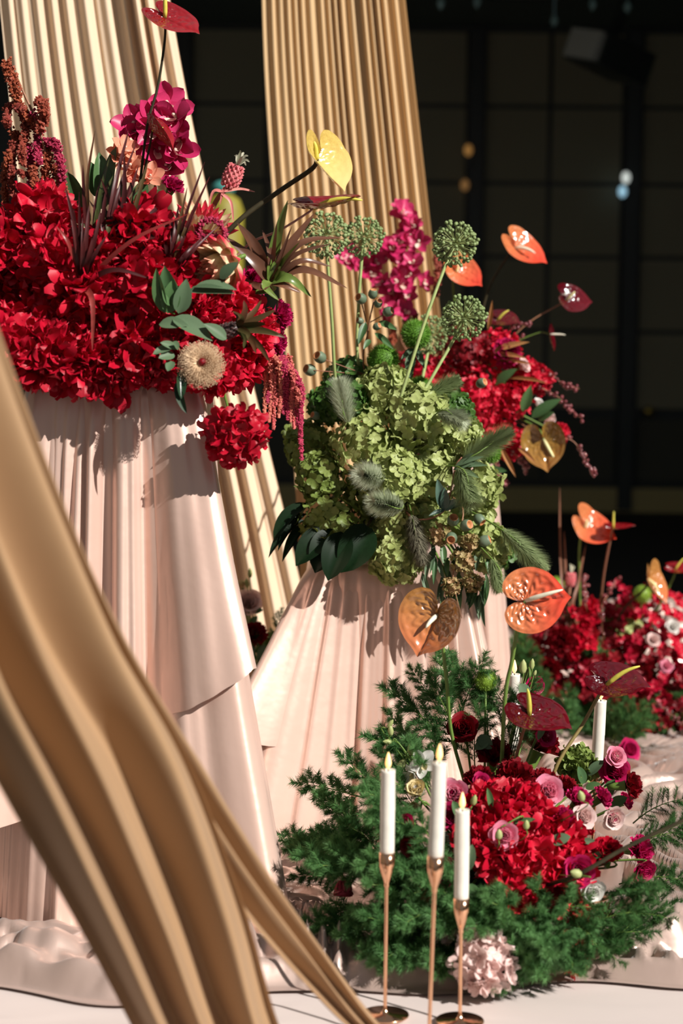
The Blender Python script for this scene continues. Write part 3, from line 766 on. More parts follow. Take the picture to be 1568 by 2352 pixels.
# ---------------- A: red flowers on the tallest plinth
LA = 'deep red ruffled hydrangea head massed on the tallest plinth'
ORCH = petal('orchid_rose', (.50,.012,.10), (.74,.06,.20), .4, .3)
LAB_A = {(62,525):'topmost red hydrangea head right under the rust amaranth tassels', (330,560):'red hydrangea head below the low magenta orchid cluster', (245,590):'red hydrangea head behind the base of the upright blade leaves',
         (215,700):'red hydrangea head behind the hanging red blade leaf', (105,850):'red hydrangea head over the single dark leaf at the plinth corner', (410,770):'red hydrangea head beside the small grey green eucalyptus sprig',
         (470,722):'small red hydrangea head under the grey green broad leaves', (372,575):'small red hydrangea head beside the shaded cream protea', (190,868):'red hydrangea head drooping over the front plinth edge below the blade leaf',
         (370,850):'red hydrangea head above the dark dish near the pincushion flower'}
SPEC_A = ((62,525,82),(20,600,60),(20,690,80),(105,640,85),(45,775,80),(140,740,80),(215,700,70),(215,800,70),(105,850,62),(190,868,52),(290,690,85),(320,775,80),
                  (330,560,72),(245,590,55),(410,770,50),(370,850,46),(300,855,52),(20,840,60),(470,722,36),(372,575,36),(255,870,42))
SPEC_S = ((562,826,50),(500,852,40),(530,722,52),(572,765,42))
ALLA = settle(A, [(x_, y_-(28 if y_ > 830 else 12 if y_ > 740 else 0), r_*.88) for x_, y_, r_ in SPEC_A]+list(SPEC_S), .40, (AX, AY, AH, AT+.012))
for (px, py, r), (pos, n, R) in zip(SPEC_A, ALLA):
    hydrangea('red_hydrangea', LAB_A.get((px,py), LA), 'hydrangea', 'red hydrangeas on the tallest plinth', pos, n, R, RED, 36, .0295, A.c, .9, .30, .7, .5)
for pos, n, R in ALLA[len(SPEC_A):]:
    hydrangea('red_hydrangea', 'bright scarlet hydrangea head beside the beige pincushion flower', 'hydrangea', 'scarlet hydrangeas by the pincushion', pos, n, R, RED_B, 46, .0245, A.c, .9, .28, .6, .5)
p = P(540, 1000, 3.385)
hydrangea('red_hydrangea', 'red hydrangea head dangling below the others beside the satin overlay', 'hydrangea', None, p, V(.1,-.35,.8), .042, RED, 42, .0225, P(500, 850, 3.56), .9, .22, .5, .6)
for px, py, r, n in ((592,640,38,(.6,.4,.6)),(655,722,34,(.9,.1,.2)),(642,790,32,(.9,-.2,.3)),(400,420,28,(.4,.7,.3)),(345,475,30,(0,.5,.8))):
    d = 3.55; carnation('carnation', 'magenta red carnation at the edge of the red flowers', 'carnation', 'carnations among the red hydrangeas', clear(P(px,py,d), V(*n), r/FPX*d, ALLA), V(*n), r/FPX*d, MAG if px > 330 else DRED, A.c)
# cymbidium orchids at the top
bl = []
for px, py in ((340,275),(390,262),(365,300),(400,300),(325,320),(360,345),(402,352),(345,385),(385,390),(310,290),(380,240),(405,275),(330,290),(375,370),(415,325)):
    bl.append((P(px, py, 3.64+rng.uniform(-.03,.03)), V(rng.uniform(-.5,.6), rng.uniform(-.1,.5), .8), .043))
orchid_spray('tall magenta orchid spray rising above the red hydrangeas', 'orchid', None, [A.c, P(350,480,3.66), P(362,330,3.68), P(385,250,3.68)], bl, ORCH)
bl = [(P(px,py,3.62), V(rng.uniform(-.5,.5), .4, .8), .03) for px, py in ((270,360),(300,385),(320,410),(345,410),(285,345))]
orchid_spray('short coral and cream alstroemeria cluster beside the tall magenta orchids', 'flower', None, [A.c, P(300,500,3.64), P(300,380,3.64)], bl, petal('petal_coral_cream', (.80,.10,.07), (.85,.60,.38), .5, .3), 'alstroemeria')
bl = [(P(px,py,3.5), V(rng.uniform(-.5,.5), .4, .8), .026) for px, py in ((300,520),(340,520),(355,560),(320,545))]
orchid_spray('low magenta orchid cluster among the dark blade leaves', 'orchid', None, [A.c, P(320,600,3.56), P(330,540,3.52)], bl, ORCH)
# hanging amaranth, rust red, tall
t = thing('amaranth', 'tall rust red amaranth with drooping knobbly tassels before the cream curtain', 'amaranth', A.c)
stem_part(t, [A.c, P(140,560,3.56), P(100,330,3.56), P(40,180,3.56)], .004, .002, STEM_R)
for pts, r in (([(15,145),(30,190),(45,240),(70,280),(95,300)], .011), ([(95,300),(100,240),(85,235)], .011), ([(95,240),(105,262),(100,275)], .009), ([(50,250),(20,245),(15,275),(18,290)], .008),
               ([(55,255),(60,300),(50,345),(55,380)], .010), ([(75,260),(90,310),(85,350),(92,375)], .010), ([(30,300),(40,330),(20,360),(10,400),(12,450),(10,475)], .009),
               ([(25,330),(30,370),(25,400),(30,440),(35,460)], .008), ([(60,330),(72,370),(75,410),(65,430)], .011), ([(100,330),(125,330),(135,360),(142,400),(140,430)], .010),
               ([(105,330),(110,370),(105,400),(120,440),(125,480),(120,520)], .010), ([(130,380),(138,420),(150,460),(150,520),(140,600)], .010), ([(40,395),(70,405),(90,420)], .007),
               ([(60,440),(50,480),(60,500)], .008), ([(85,420),(95,460),(110,480)], .008), ([(140,480),(155,510),(158,560)], .009), ([(75,380),(80,430),(85,470),(75,510)], .008)):
    tassel(t, [P(x_, y_, 3.56+rng.uniform(-.03,.03)) for x_, y_ in pts], r*1.15, AMA_R if pts[0][1] < 260 else rng.choice((AMA_R, AMA_R, AMA)), seed=len(pts)*7+int(r*1e4)+pts[0][0], r1=r*.75)
# hanging amaranth, coral pink, right
t = thing('amaranth', 'coral pink amaranth tassels hanging beside the green hydrangeas', 'amaranth', A.c)
stem_part(t, [A.c, P(590,760,3.55), P(625,815,3.55)], .003, .002, STEM_R)
for i, (x0, y0, x1, y1) in enumerate(((612,850,607,950),(622,840,618,970),(630,835,628,985),(640,835,640,960),(648,838,650,950),(656,845,660,965),(665,850,668,970),(673,860,676,985),(680,870,683,975),(688,880,690,1000),(690,885,693,1058),(615,870,612,925),(645,860,645,940),(660,870,655,935),(684,900,686,960),(635,870,634,930))):
    tassel(t, [P(lerp(620,660,i/15)+rng.uniform(-12,12), 825+rng.uniform(-8,14), 3.55), P(x0,y0,3.53+rng.uniform(-.03,.02)), P((x0+x1)/2+rng.uniform(-4,4),(y0+y1)/2,3.53), P(x1,y1,3.53)], .0065, AMA_P if rng.random() < .55 else AMA, seed=i+300, r1=.0028, bead=.003)
t = thing('amaranth', 'small curled magenta amaranth loop beside the cream proteas', 'amaranth', A.c)
stem_part(t, [A.c, P(480,620,3.5), P(462,530,3.47)], .002, .002, STEM_R)
tassel(t, [P(455,545,3.46), P(462,512,3.45), P(490,505,3.45), P(512,525,3.45), P(518,560,3.45), P(508,590,3.45)], .007, AMA, seed=77)
tassel(t, [P(460,550,3.47), P(480,540,3.46), P(505,545,3.46)], .006, AMA, seed=78)
# dark blade leaves (cordyline tufts)
BLADE = petal('blade_maroon', (.03,.006,.007), (.10,.018,.018), .4, .12, 30, spec=.25)
BLADE_G = petal('blade_green_red', (.04,.065,.018), (.12,.035,.02), .4, .12, 30, spec=.25)
t = thing('cordyline', 'upright tuft of dark maroon blade leaves above the red hydrangeas', 'leaves', P(255,600,3.42))
for i, (x, y) in enumerate(((218,300),(190,378),(240,392),(252,360),(295,300),(312,330),(330,405),(355,430),(395,450),(420,500),(300,420),(275,440),(225,440),(205,460),(285,350),(340,370),(430,495),(380,510),(262,400),(248,420),(318,380),(305,450),(345,450),(272,380),(365,470),(232,410),(322,430))):
    i_ = i; i = i if i < 18 else (i*5) % 18
    bx = 190+i*8 if i < 9 else 220+i*4
    ribbon(t, [P(235+(bx-235)*.5, 640+rng.uniform(-10,20), 3.42), P(lerp(bx,x,.5)+rng.uniform(-6,6), lerp(600,y,.5)-12, 3.39), P(x, y, 3.44+rng.uniform(-.04,.06))], rng.uniform(.008,.013), BLADE if i % 3 else BLADE_G, (rng.uniform(-.5,.5), .1, 1))
t = thing('cordyline', 'arching red blade leaf tuft lying over the red hydrangeas', 'leaves', P(185,640,3.36))
for x, y, mx, my in ((150,430,172,520),(130,520,158,560),(190,500,190,580),(430,492,300,555),(212,805,212,690),(205,470,195,570),(232,480,215,560),(345,640,260,620),(170,480,175,560),(245,540,215,590),(160,470,176,560),(182,440,184,540),(222,520,205,590)):
    ribbon(t, [P(188+rng.uniform(-4,4), 655, 3.38), P(mx, my, 3.34), P(x, y, 3.34)], rng.uniform(.009,.014), BLADE if rng.random() < .7 else petal('blade_red', (.22,.02,.02), (.3,.05,.04), .35, .15), (rng.uniform(-.4,.4), .3, 1))
t = thing('cordyline', 'dark purple blade tuft rising between orchids and the mini pineapple', 'leaves', P(395,620,3.40))
for x, y, mx, my in ((445,495,415,560),(470,372,425,500),(482,405,430,520),(430,430,412,520),(465,545,425,590),(410,470,400,550),(455,470,420,540),(395,500,395,560),(500,520,440,580),(375,540,385,580),(350,600,370,610),(440,560,415,600),(425,500,408,560)):
    ribbon(t, [P(395+rng.uniform(-6,6), 640, 3.42), P(mx, my, 3.37), P(x, y, 3.40)], rng.uniform(.007,.012), BLADE if rng.random() < .7 else BLADE_G, (rng.uniform(-.5,.5), .2, 1))
stem_part(t, [P(395,640,3.42), A.c], .003, .003, STEM_D)
# broad leaves
t = thing('leaf_sprig', 'cluster of broad dark green leaves behind the blade leaf tuft', 'leaves', A.c)
for a, b, w in (((235,480),(232,345),46),((220,450),(212,370),40),((250,470),(258,330),34),((300,500),(335,410),44),((310,500),(370,430),40),((190,480),(150,395),46),((200,520),(165,445),40),((270,470),(285,420),30),((380,560),(395,490),34)):
    leaf_px(t, a+(3.62,), b+(3.60,), w, LEAF if w > 38 else LEAF_G, (rng.uniform(-.6,.6), .2, 1), 'oval')
stem_part(t, [A.c, P(250,520,3.62)], .003, .003, STEM)
t = thing('leaf_sprig', 'grey green broad leaf sprig between proteas and red hydrangeas', 'leaves', A.c)
for a, b, w, n in (((395,700),(375,610),34,(-.2,.2,1)),((410,720),(430,640),34,(.3,.2,1)),((395,730),(492,775),44,(.1,.8,.8)),((365,745),(432,742),30,(0,.6,.8)),((380,720),(352,615),28,(-.5,.1,1)),((385,720),(400,640),36,(.2,.1,1)),((400,700),(375,660),30,(.5,.1,1)),((445,660),(545,655),34,(0,.9,.6)),((430,670),(540,665),24,(.1,.6,.9)),((520,780),(470,740),26,(.2,.5,1)),((505,640),(545,600),24,(.3,.5,.8))):
    leaf_px(t, a+(3.34,), b+(3.32,), w*1.25, LEAF_G if b[0] > 420 else LEAF, n, 'lance')
stem_part(t, [A.c, P(400,720,3.34)], .003, .002, STEM)
t = thing('leaf_sprig', 'small grey green eucalyptus sprig trailing over the plinth edge', 'leaves', A.c)
for a, b, w in (((405,800),(370,785),20),((400,815),(365,820),24),((395,830),(385,850),22),((410,800),(400,785),18),((415,850),(418,915),24),((405,880),(425,950),20),((400,795),(350,810),22)):
    leaf_px(t, a+(3.31,), b+(3.29,), w, LEAF_G if a[1] < 845 else LEAF_D, (rng.uniform(-.6,.6), .4, 1), 'oval')
stem_part(t, [A.c, P(410,800,3.33), P(412,860,3.31)], .002, .0015, STEM_R)
for px in (60,):
    t = thing('leaf_sprig', 'single dark green leaf tucked over the corner of the tallest plinth', 'leaves', A.c)
    leaf_px(t, (90,860,3.42), (55,882,3.38), 32, LEAF, (0,.2,1), 'oval'); stem_part(t, [A.c, P(90,860,3.42)], .002, .0015, STEM)
# proteas
def protea(label, px, py, rpx, d, n, c_in, c_out, layers, core):
    pos = P(px, py, d); R = rpx/FPX*d; nn = V(*n); t = thing('protea', label, 'protea', pos)
    stem_part(t, [core, pos-nn*R*1.2, pos-nn*R*.6], .004, .004, STEM)
    part(t, 'flower_core', MB().ball((0,0,0), .45, 12, 8).mesh('flower_core', c_in), frame(pos, nn, None, R))
    Mf = frame(pos-nn*R*.7, nn); rr = random.Random(px)
    for rad, cnt, tl, L, mt in layers:
        for i in range(cnt):
            a = 2*math.pi*(i+.5*(cnt % 2))/cnt+rr.uniform(-.1, .1)
            M = Mf @ Matrix.Rotation(a, 4, 'Z') @ Matrix.Translation((0, rad*R, 0)) @ Matrix.Rotation(R_(90-tl+rr.uniform(-5,5)), 4, 'X') @ Matrix.Diagonal((R*.56, R*L*.86, R*L*.86, 1))
            part(t, 'bract', leaf_mesh((c_in, c_out)[mt], 'lance', -.25, .3), M)
CORAL = petal('bract_coral', (.80,.58,.34), (.84,.62,.40), .5, .25, grad=(1, .35, .8, (.66,.03,.07)))
IVORY = petal('bract_ivory', (.86,.74,.40), (.90,.80,.54), .5, .25, grad=(1, .8, 1.0, (.75,.30,.2)))
protea('cream and coral protea bloom leaning over grey green leaves', 500, 612, 62, 3.42, (-.6,-.35,.7), IVORY, CORAL, ((.1,8,-6,1.4,0),(.25,11,4,1.5,0),(.38,13,16,1.5,0),(.48,14,32,1.5,0),(.52,14,55,1.4,1)), A.c)
protea('shaded cream protea bloom tucked behind the dark stem', 432, 588, 40, 3.50, (-.7,-.2,.6), IVORY, CORAL, ((.1,8,-6,1.4,0),(.25,11,4,1.5,0),(.4,13,18,1.5,0),(.5,13,40,1.4,1)), A.c)
protea('red tipped cream protea opening upward below the mini pineapple', 470, 510, 50, 3.5, (.3,.8,.4), IVORY, CORAL, ((.1,7,8,1.4,0),(.3,10,24,1.6,1),(.45,12,40,1.6,0),(.5,12,60,1.5,1)), A.c)
# pincushion
pos, n, R = P(462, 838, 3.31), V(-.05,.1,1), 52/FPX*3.31
t = thing('pincushion_flower', 'round beige pincushion flower with a red centre above the plinth edge', 'flower', pos)
BEIGE = petal('style_beige', (.66,.42,.24), (.76,.56,.36), .6, .2)
mb = MB(); rr = random.Random(4); Mf = frame(pos, n, VU, R)
for dd in sph(1300):
    if dd.z < -.3 or dd.z > .95: continue
    base = dd*.45; tip = Vector((dd.x, dd.y, dd.z*.75))*rr.uniform(.9, 1.08)+Vector((-dd.y, dd.x, 0))*.22
    mid = (base+tip)*.56; mid.z += .1; s_ = Vector((-dd.y, dd.x, .2)).normalized()*.04
    mb.tri(Mf @ (base+s_), Mf @ (base-s_), Mf @ tip)
    mb.octa(Mf @ tip, R*.03)
part(t, 'styles', mb.mesh('styles', BEIGE, False), None, 'stuff')
part(t, 'flower_centre', MB().ball((.1,.05,.42), .19, 12, 8).mesh('flower_centre', DRED), Mf)
part(t, 'flower_base', MB().ball((0,0,-.1), .5, 12, 8).mesh('flower_base', BEIGE), Mf)
stem_part(t, [A.c, pos-n*R*.4], .003, .003, STEM)
# mini pineapple
def mini_pineapple(label, base, top, r, d, body_mat, crown_mat, crown, stem, wide_crown):
    p0 = P(base[0], base[1], d); p1 = P(top[0], top[1], d-.01); ax = (p1-p0).normalized(); L = (p1-p0).length; R = r/FPX*d
    t = thing('mini_pineapple', label, 'pineapple', p0); M = frame(p0, ax, VU+VR)
    b = part(t, 'fruit', MB().lathe([(0,0),(R*.7,L*.04),(R*.98,L*.3),(R,L*.6),(R*.7,L*.9),(R*.2,L)], 16).mesh('fruit', body_mat), M)
    k = 0
    for i in range(8):
        for j in range(9):
            z = L*(.06+.86*i/7); rr_ = R*(.75+.3*math.sin(math.pi*(.15+.75*i/7))); a = 2*math.pi*(j+.5*(i % 2))/9
            dv = Vector((math.cos(a), math.sin(a), .35)).normalized()
            part(b, 'scale', cached(('scale', body_mat.name), lambda: (lambda q_: (q_.octa((0,0,0), 1, 1.0), q_)[1])(MB()).mesh('scale', body_mat, False)),
                 M @ frame(Vector((math.cos(a)*rr_*.93, math.sin(a)*rr_*.93, z)), dv, Vector((0,0,1)), (R*.24, R*.30, R*.26)))
    for (x, y, dd) in crown:
        ribbon(t, [p1-ax*L*.05, p1.lerp(P(x, y, dd), .55)+ax*.006, P(x, y, dd)], wide_crown, crown_mat, (rng.uniform(-.4,.4), .2, 1), 'crown_leaf')
    stem_part(t, [p0]+[P(*s_) for s_ in stem], .0045, .0045, STEM_R, n=7)
    return t
PINE = petal('pineapple_pink', (.72,.10,.14), (.85,.36,.34), .5, .2, 120)
CRWN = petal('crown_pale', (.50,.46,.36), (.30,.32,.20), .5, .15)
tp = mini_pineapple('tiny pink ornamental pineapple standing on its stem above the flowers', (524,430), (545,378), 20, 3.52, PINE, CRWN,
    [(560,350,3.52),(570,358,3.50),(548,352,3.54),(573,372,3.50),(538,357,3.52),(552,345,3.5),(565,380,3.53),(560,362,3.48)], [(500,455,3.53),(470,520,3.56),(430,640,3.6)], .006)
for pts in (((512,440),(552,434),(586,441)), ((510,445),(530,465),(536,510)), ((512,440),(490,440),(478,480)), ((518,430),(512,440),(505,470))):
    ribbon(tp, [P(x_, y_, 3.51) for x_, y_ in pts], .007, petal('bract_pink', (.6,.12,.12), (.7,.3,.25), .45, .15), (0,.5,1), 'bract')
DKPINE = petal('pineapple_dark', (.05,.03,.03), (.09,.05,.045), .45, 0)
BROM = petal('bromeliad_bronze', (.10,.045,.03), (.20,.085,.045), .28, .12, 30)
BROM_G = petal('bromeliad_green', (.10,.18,.03), (.16,.22,.05), .3, .15)
mini_pineapple('dark ornamental pineapple lying sideways with a spiky maroon crown', (495,768), (548,752), 17, 3.40, DKPINE, BLADE_G,
    [(560,690,3.38),(632,712,3.38),(640,770,3.36),(620,832,3.34),(588,812,3.34),(535,715,3.40),(600,690,3.42),(655,775,3.4),(560,800,3.33),(545,720,3.36),(610,745,3.33),(570,780,3.32)], [(470,780,3.45),(440,760,3.55)], .014)
# bromeliad star
c0 = P(622, 645, 3.48); t = thing('bromeliad', 'spiky bronze and green bromeliad star reaching past the red flowers', 'bromeliad', c0)
for i, (mx, my, x, y, w) in enumerate(((636,545,661,460,.026),(660,570,722,490,.024),(690,560,785,545,.022),(700,620,797,662,.022),(665,640,715,682,.024),(588,570,545,512,.030),(585,600,520,545,.030),(620,580,602,528,.014),(650,600,688,556,.014),(690,600,760,612,.016),(600,660,560,640,.02),(650,655,690,672,.018),(610,660,640,690,.02),(680,585,760,560,.014),(628,590,636,510,.016),(640,600,670,520,.012))):
    ribbon(t, [c0+Vector((rng.uniform(-.004,.004), 0, rng.uniform(-.004,.004))), P(mx, my, 3.46), P(x, y, 3.46+rng.uniform(-.05,.05))], w, BROM if i % 4 else BROM_G, (rng.uniform(-.5,.5), .4, .9), prof=lambda v: (1-v)**.6*min(1, .7+v))
for x, y in ((630,600),(645,612),(615,610),(655,625),(628,585),(640,590)):
    ribbon(t, [c0, P(lerp(625,x,.6), lerp(640,y,.6), 3.465), P(x, y, 3.46)], .016, BROM_G, (rng.uniform(-.4,.4), .3, 1))
stem_part(t, [c0, P(600,670,3.53), A.c], .005, .005, STEM)
# anthuriums of A
anthurium('glossy dark red anthurium on a tall thin stem against the cream curtain', None, (379,40), 118, (.28,.72,.62), (.75,-.55,.2), 3.5, AN_RED, [(378,95,3.51),(362,200,3.52),(338,290,3.53),(318,450,3.55)], (-.02,.95,.2), .55, STEM_D, spx_mat=SPX_Y, cup=.10, sr=.0022)
anthurium('folded dark red anthurium in front of the magenta orchids', None, (350,300), 80, (.70,.62,.15), (.65,-.72,.1), 3.5, AN_RED, [(345,330,3.52),(330,400,3.53),(312,500,3.56)], (.9,.2,.3), .35, STEM_D, fold=.5, spx_mat=SPX_Y, sr=.002)
anthurium('yellow cream anthurium on a thick dark stem before the golden curtain', None, (727,366), 128, (.62,.52,.58), (.50,-.84,.2), 3.46, AN_CREAM, [(716,388,3.48),(640,440,3.48),(540,515,3.48),(430,640,3.5)], (-.15,.9,.3), .36, STEM_D, fold=.25, cup=.2, lobe=.3, relief=.012, spx_mat=SPX_Y, sr=.0042)
anthurium('flat dark red anthurium just above the allium heads', None, (720,478), 138, (-.10,.96,.26), (.93,-.34,.1), 3.50, AN_RED, [(702,492,3.5),(640,530,3.51),(570,562,3.53),(500,640,3.55)], (.95,.12,.3), .85, petal('stem_pink', (.5,.22,.18), (.55,.28,.22), .4, 0), cup=.18, spx_mat=SPX_Y, sr=.002)
# ---------------- B: green hydrangeas on the low plinth
LB = 'pale green hydrangea head in the sunlit mass on the low plinth'
LAB_B = {(900,905):'pale green hydrangea head at the foot of the leaning allium stems', (870,1000):'large pale green hydrangea head beside the upright silvery plume', (1030,1010):'pale green hydrangea head beside the thick plume over the red cluster',
         (985,1075):'pale green hydrangea head above the blue green eucalyptus leaves', (762,1180):'big olive hydrangea head resting on the dark monstera leaves', (700,1040):'olive hydrangea head under the hanging coral amaranth',
         (905,1290):'olive hydrangea head hanging over the front of the low plinth', (1090,1190):'green hydrangea head behind the open gum nuts', (1120,1245):'green hydrangea head at the root of the long drooping plume',
         (790,860):'dark green hydrangea head at the foot of the curtain crossing allium stem', (1155,1275):'small dark green hydrangea head above the orange red anthurium', (1040,940):'dark green hydrangea head behind the white tipped plume'}
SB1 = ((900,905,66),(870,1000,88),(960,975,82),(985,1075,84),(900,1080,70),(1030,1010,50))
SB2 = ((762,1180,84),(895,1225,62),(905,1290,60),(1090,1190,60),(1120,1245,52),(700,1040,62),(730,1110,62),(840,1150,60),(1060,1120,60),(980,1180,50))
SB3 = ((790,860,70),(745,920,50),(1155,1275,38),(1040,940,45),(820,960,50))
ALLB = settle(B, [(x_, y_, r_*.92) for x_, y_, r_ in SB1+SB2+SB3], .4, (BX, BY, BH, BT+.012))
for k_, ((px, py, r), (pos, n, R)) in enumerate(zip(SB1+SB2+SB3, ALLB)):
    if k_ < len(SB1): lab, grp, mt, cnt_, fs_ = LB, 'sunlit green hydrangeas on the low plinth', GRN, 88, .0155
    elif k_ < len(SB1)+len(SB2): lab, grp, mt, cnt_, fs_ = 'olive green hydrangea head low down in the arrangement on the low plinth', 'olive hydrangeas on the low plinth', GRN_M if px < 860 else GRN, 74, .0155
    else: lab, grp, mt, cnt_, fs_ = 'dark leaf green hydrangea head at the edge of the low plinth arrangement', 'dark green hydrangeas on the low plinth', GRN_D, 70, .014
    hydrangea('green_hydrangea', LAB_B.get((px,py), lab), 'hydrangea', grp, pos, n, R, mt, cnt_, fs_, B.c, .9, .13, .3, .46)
# alliums
allium('round green allium head with its stem crossing the golden curtain', (750,540), 54, 3.98, [(752,600,3.98),(762,740,4.0),(772,890,4.05),(800,990,4.14)])
allium('round green allium head close beside the magenta orchid tower', (836,545), 48, 4.08, [(830,600,4.08),(822,720,4.09),(822,830,4.1),(850,950,4.16)])
allium('round green allium head on the tallest leaning stem before the dark wall', (1046,560), 53, 3.98, [(1022,612,3.97),(975,740,3.96),(912,940,3.97),(890,1040,4.05)])
allium('round green allium head leaning over the bright red cluster', (1066,730), 53, 3.99, [(1036,790,3.99),(990,870,3.98),(952,940,3.98),(920,1040,4.06)])
allium('out of focus green allium head behind the fuzzy green balls', (987,768), 45, 4.40, [(980,820,4.38),(950,960,4.28),(925,1060,4.2)])
fuzzy_ball('fuzzy bright green ball on a leafy stalk beside leaning allium stems', (955,768), 37, 4.12, core=B.c)
fuzzy_ball('fuzzy bright green ball nestled on top of the green hydrangeas', (880,828), 40, 4.08, core=B.c)
fuzzy_ball('fuzzy green ball half hidden between allium stem and grass plume', (965,893), 32, 4.1, core=B.c)
fuzzy_ball('dark green fuzzy ball under the grass plume beside the red cluster', (1125,1040), 28, 4.12, core=B.c)
t = thing('leaf_sprig', 'small leaves on the stalk under a fuzzy green ball', 'leaves', P(950,830,4.13))
for a, b, w in (((950,800),(930,850),18),((955,800),(975,845),16),((950,810),(940,870),16),((948,800),(920,825),14)): leaf_px(t, a+(4.12,), b+(4.1,), w, LEAF_G, (0,.3,1))
# plumes
LP_ = 'fluffy silvery grass plume tip facing out of the green hydrangeas'
plume('pale upright fluffy grass plume beside an allium stem', None, (800,975,3.97), (782,872,3.96), 66, PLUME_S, 0, B.c)
plume(LP_, 'silvery plume tips in green hydrangeas', (880,1100,3.92), (828,1085,3.86), 66, PLUME_S, 1, B.c)
plume(LP_, 'silvery plume tips in green hydrangeas', (925,1165,3.92), (858,1148,3.86), 62, PLUME_S, 2, B.c)
plume('green fluffy grass plume reaching sideways below the bright red cluster', None, (945,930,4.0), (1058,872,3.99), 54, PLUME, 0, B.c)
plume('white tipped fluffy grass plume in front of the bright red cluster', None, (1004,948,3.93), (1066,972,3.89), 54, PLUME_S, 1, B.c)
plume('thick green fluffy grass plume pointing up over the red cluster', None, (1062,1058,3.93), (1174,985,3.95), 64, PLUME, 2, B.c)
plume('drooping green fluffy grass plume among eucalyptus leaves', None, (1052,1072,3.90), (1085,1150,3.87), 76, PLUME, 1, B.c)
plume('long dark green fluffy grass plume drooping over the dark floor', None, (1150,1215,3.93), (1252,1312,3.93), 62, PLUME, 0, B.c)
plume('brownish fluffy grass plume hanging between olive hydrangeas', None, (945,1180,3.94), (965,1300,3.91), 56, PLUME_B, 2, B.c)
plume('dark fluffy grass plume hanging behind the copper anthurium', None, (1128,1282,3.90), (1150,1356,3.89), 50, PLUME, 1, B.c)
# gum nuts
GUM = petal('gumnut_green', (.10,.15,.09), (.15,.20,.13), .45, 0, 120); GUMI = plain('gumnut_rim', (.42,.17,.06), .6)
def gumnut(parent, px, py, d, r, n):
    R = r/FPX*d; M = frame(P(px,py,d), V(*n), None, R)
    b = part(parent, 'gum_nut', cached(('gum',), lambda: MB().lathe([(0,-1.1),(.55,-.95),(.95,-.4),(1,.2),(.8,.75),(.72,.95),(.6,.9),(.55,.6)], 14).mesh('gum_nut', GUM)), M)
    part(b, 'rim', cached(('gumi',), lambda: MB().lathe([(.73,.94),(.62,.99),(.5,.55),(0,.45)], 14).mesh('rim', GUMI)), M)
t = thing('gumnut_sprig', 'cluster of open green gum nuts with rusty hollows on the low plinth flowers', 'gumnuts', B.c)
stem_part(t, [B.c, P(1050,1150,3.97), P(1060,1215,3.93)], .002, .0015, STEM_R)
for a in ((1040,1195,3.92,14,(.1,.5,.8)),(1070,1207,3.92,14,(.6,.2,.7)),(1036,1236,3.9,14,(-.1,-.3,.9)),(1100,1193,3.94,13,(.3,-.3,.2)),(1112,1243,3.93,14,(.8,.3,.2))): gumnut(t, *a)
t = thing('gumnut_sprig', 'twig of round grey gum nuts standing before the golden curtain', 'gumnuts', B.c)
stem_part(t, [B.c, P(838,860,4.1), P(845,760,4.08), P(858,690,4.06)], .002, .0015, STEM_R)
for a in ((829,686,4.06,13,(-.5,.2,.6)),(856,675,4.06,11,(.1,.8,.4)),(868,697,4.06,10,(.3,.5,.6)),(891,716,4.06,12,(.7,.2,.4)),(827,737,4.07,8,(-.7,.2,.4)),(865,750,4.06,9,(.5,.2,.4)),(735,821,4.08,14,(-.5,.3,.6)),(712,850,4.09,14,(-.6,.2,.5)),(724,955,4.02,10,(-.6,.2,.5)),(1105,880,4.12,12,(.6,.2,.5))): gumnut(t, *a)
for a, b, w in (((868,740),(912,755),18),((860,765),(905,800),16),((840,740),(822,790),18),((850,780),(835,800),14)): leaf_px(t, a+(4.07,), b+(4.05,), w, LEAF, (0,.5,1))
for pa, pb in (((835,860),(712,850)),((845,760),(829,690)),((850,740),(890,718)),((838,860),(735,822))): stem_part(t, [P(pa[0],pa[1],4.09), P(pb[0],pb[1],4.08)], .0012, .001, STEM_R, 'twig', 5)
# little brown-green blossoms and narrow leaves
BRN = petal('petal_brown_green', (.24,.24,.07), (.55,.33,.18), .6, .2)
for px, py, r in ((1010,1228,22),(1080,1246,16),(1062,1290,24),(1085,1338,18),(1036,1346,18)):
    pos = P(px, py, 3.93); hydrangea('wax_flower', 'cluster of tiny faded brown green blossoms drooping over the low plinth', 'flower', 'faded blossom clusters on the low plinth', pos, V(.1,-.2,.9), r/FPX*3.93, BRN, 26, .0075, B.c, .9, .1, .6, .6)
t = thing('eucalyptus_sprig', 'narrow leaved eucalyptus branch drooping over the satin of the low plinth', 'leaves', B.c)
stem_part(t, [B.c, P(1040,1240,3.96), P(1040,1330,3.93), P(1060,1420,3.93)], .002, .001, STEM_R)
for i in range(46):
    x = rng.uniform(965,1120); y = rng.uniform(1240,1370); L = rng.uniform(40,80); s_ = rng.uniform(-.35,.35)
    leaf_px(t, (x, y, 3.95), (x+L*s_, y+L, 3.93), rng.uniform(10,17), LEAF if rng.random() < .5 else LEAF_G, (rng.uniform(-.7,.7), .3, 1))
t = thing('eucalyptus_sprig', 'blue green eucalyptus leaves on a red twig amid green hydrangeas', 'leaves', B.c)
stem_part(t, [B.c, P(940,1185,3.96), P(1018,1175,3.92), P(1045,1075,3.93), P(1060,1050,3.93)], .002, .0015, STEM_R)
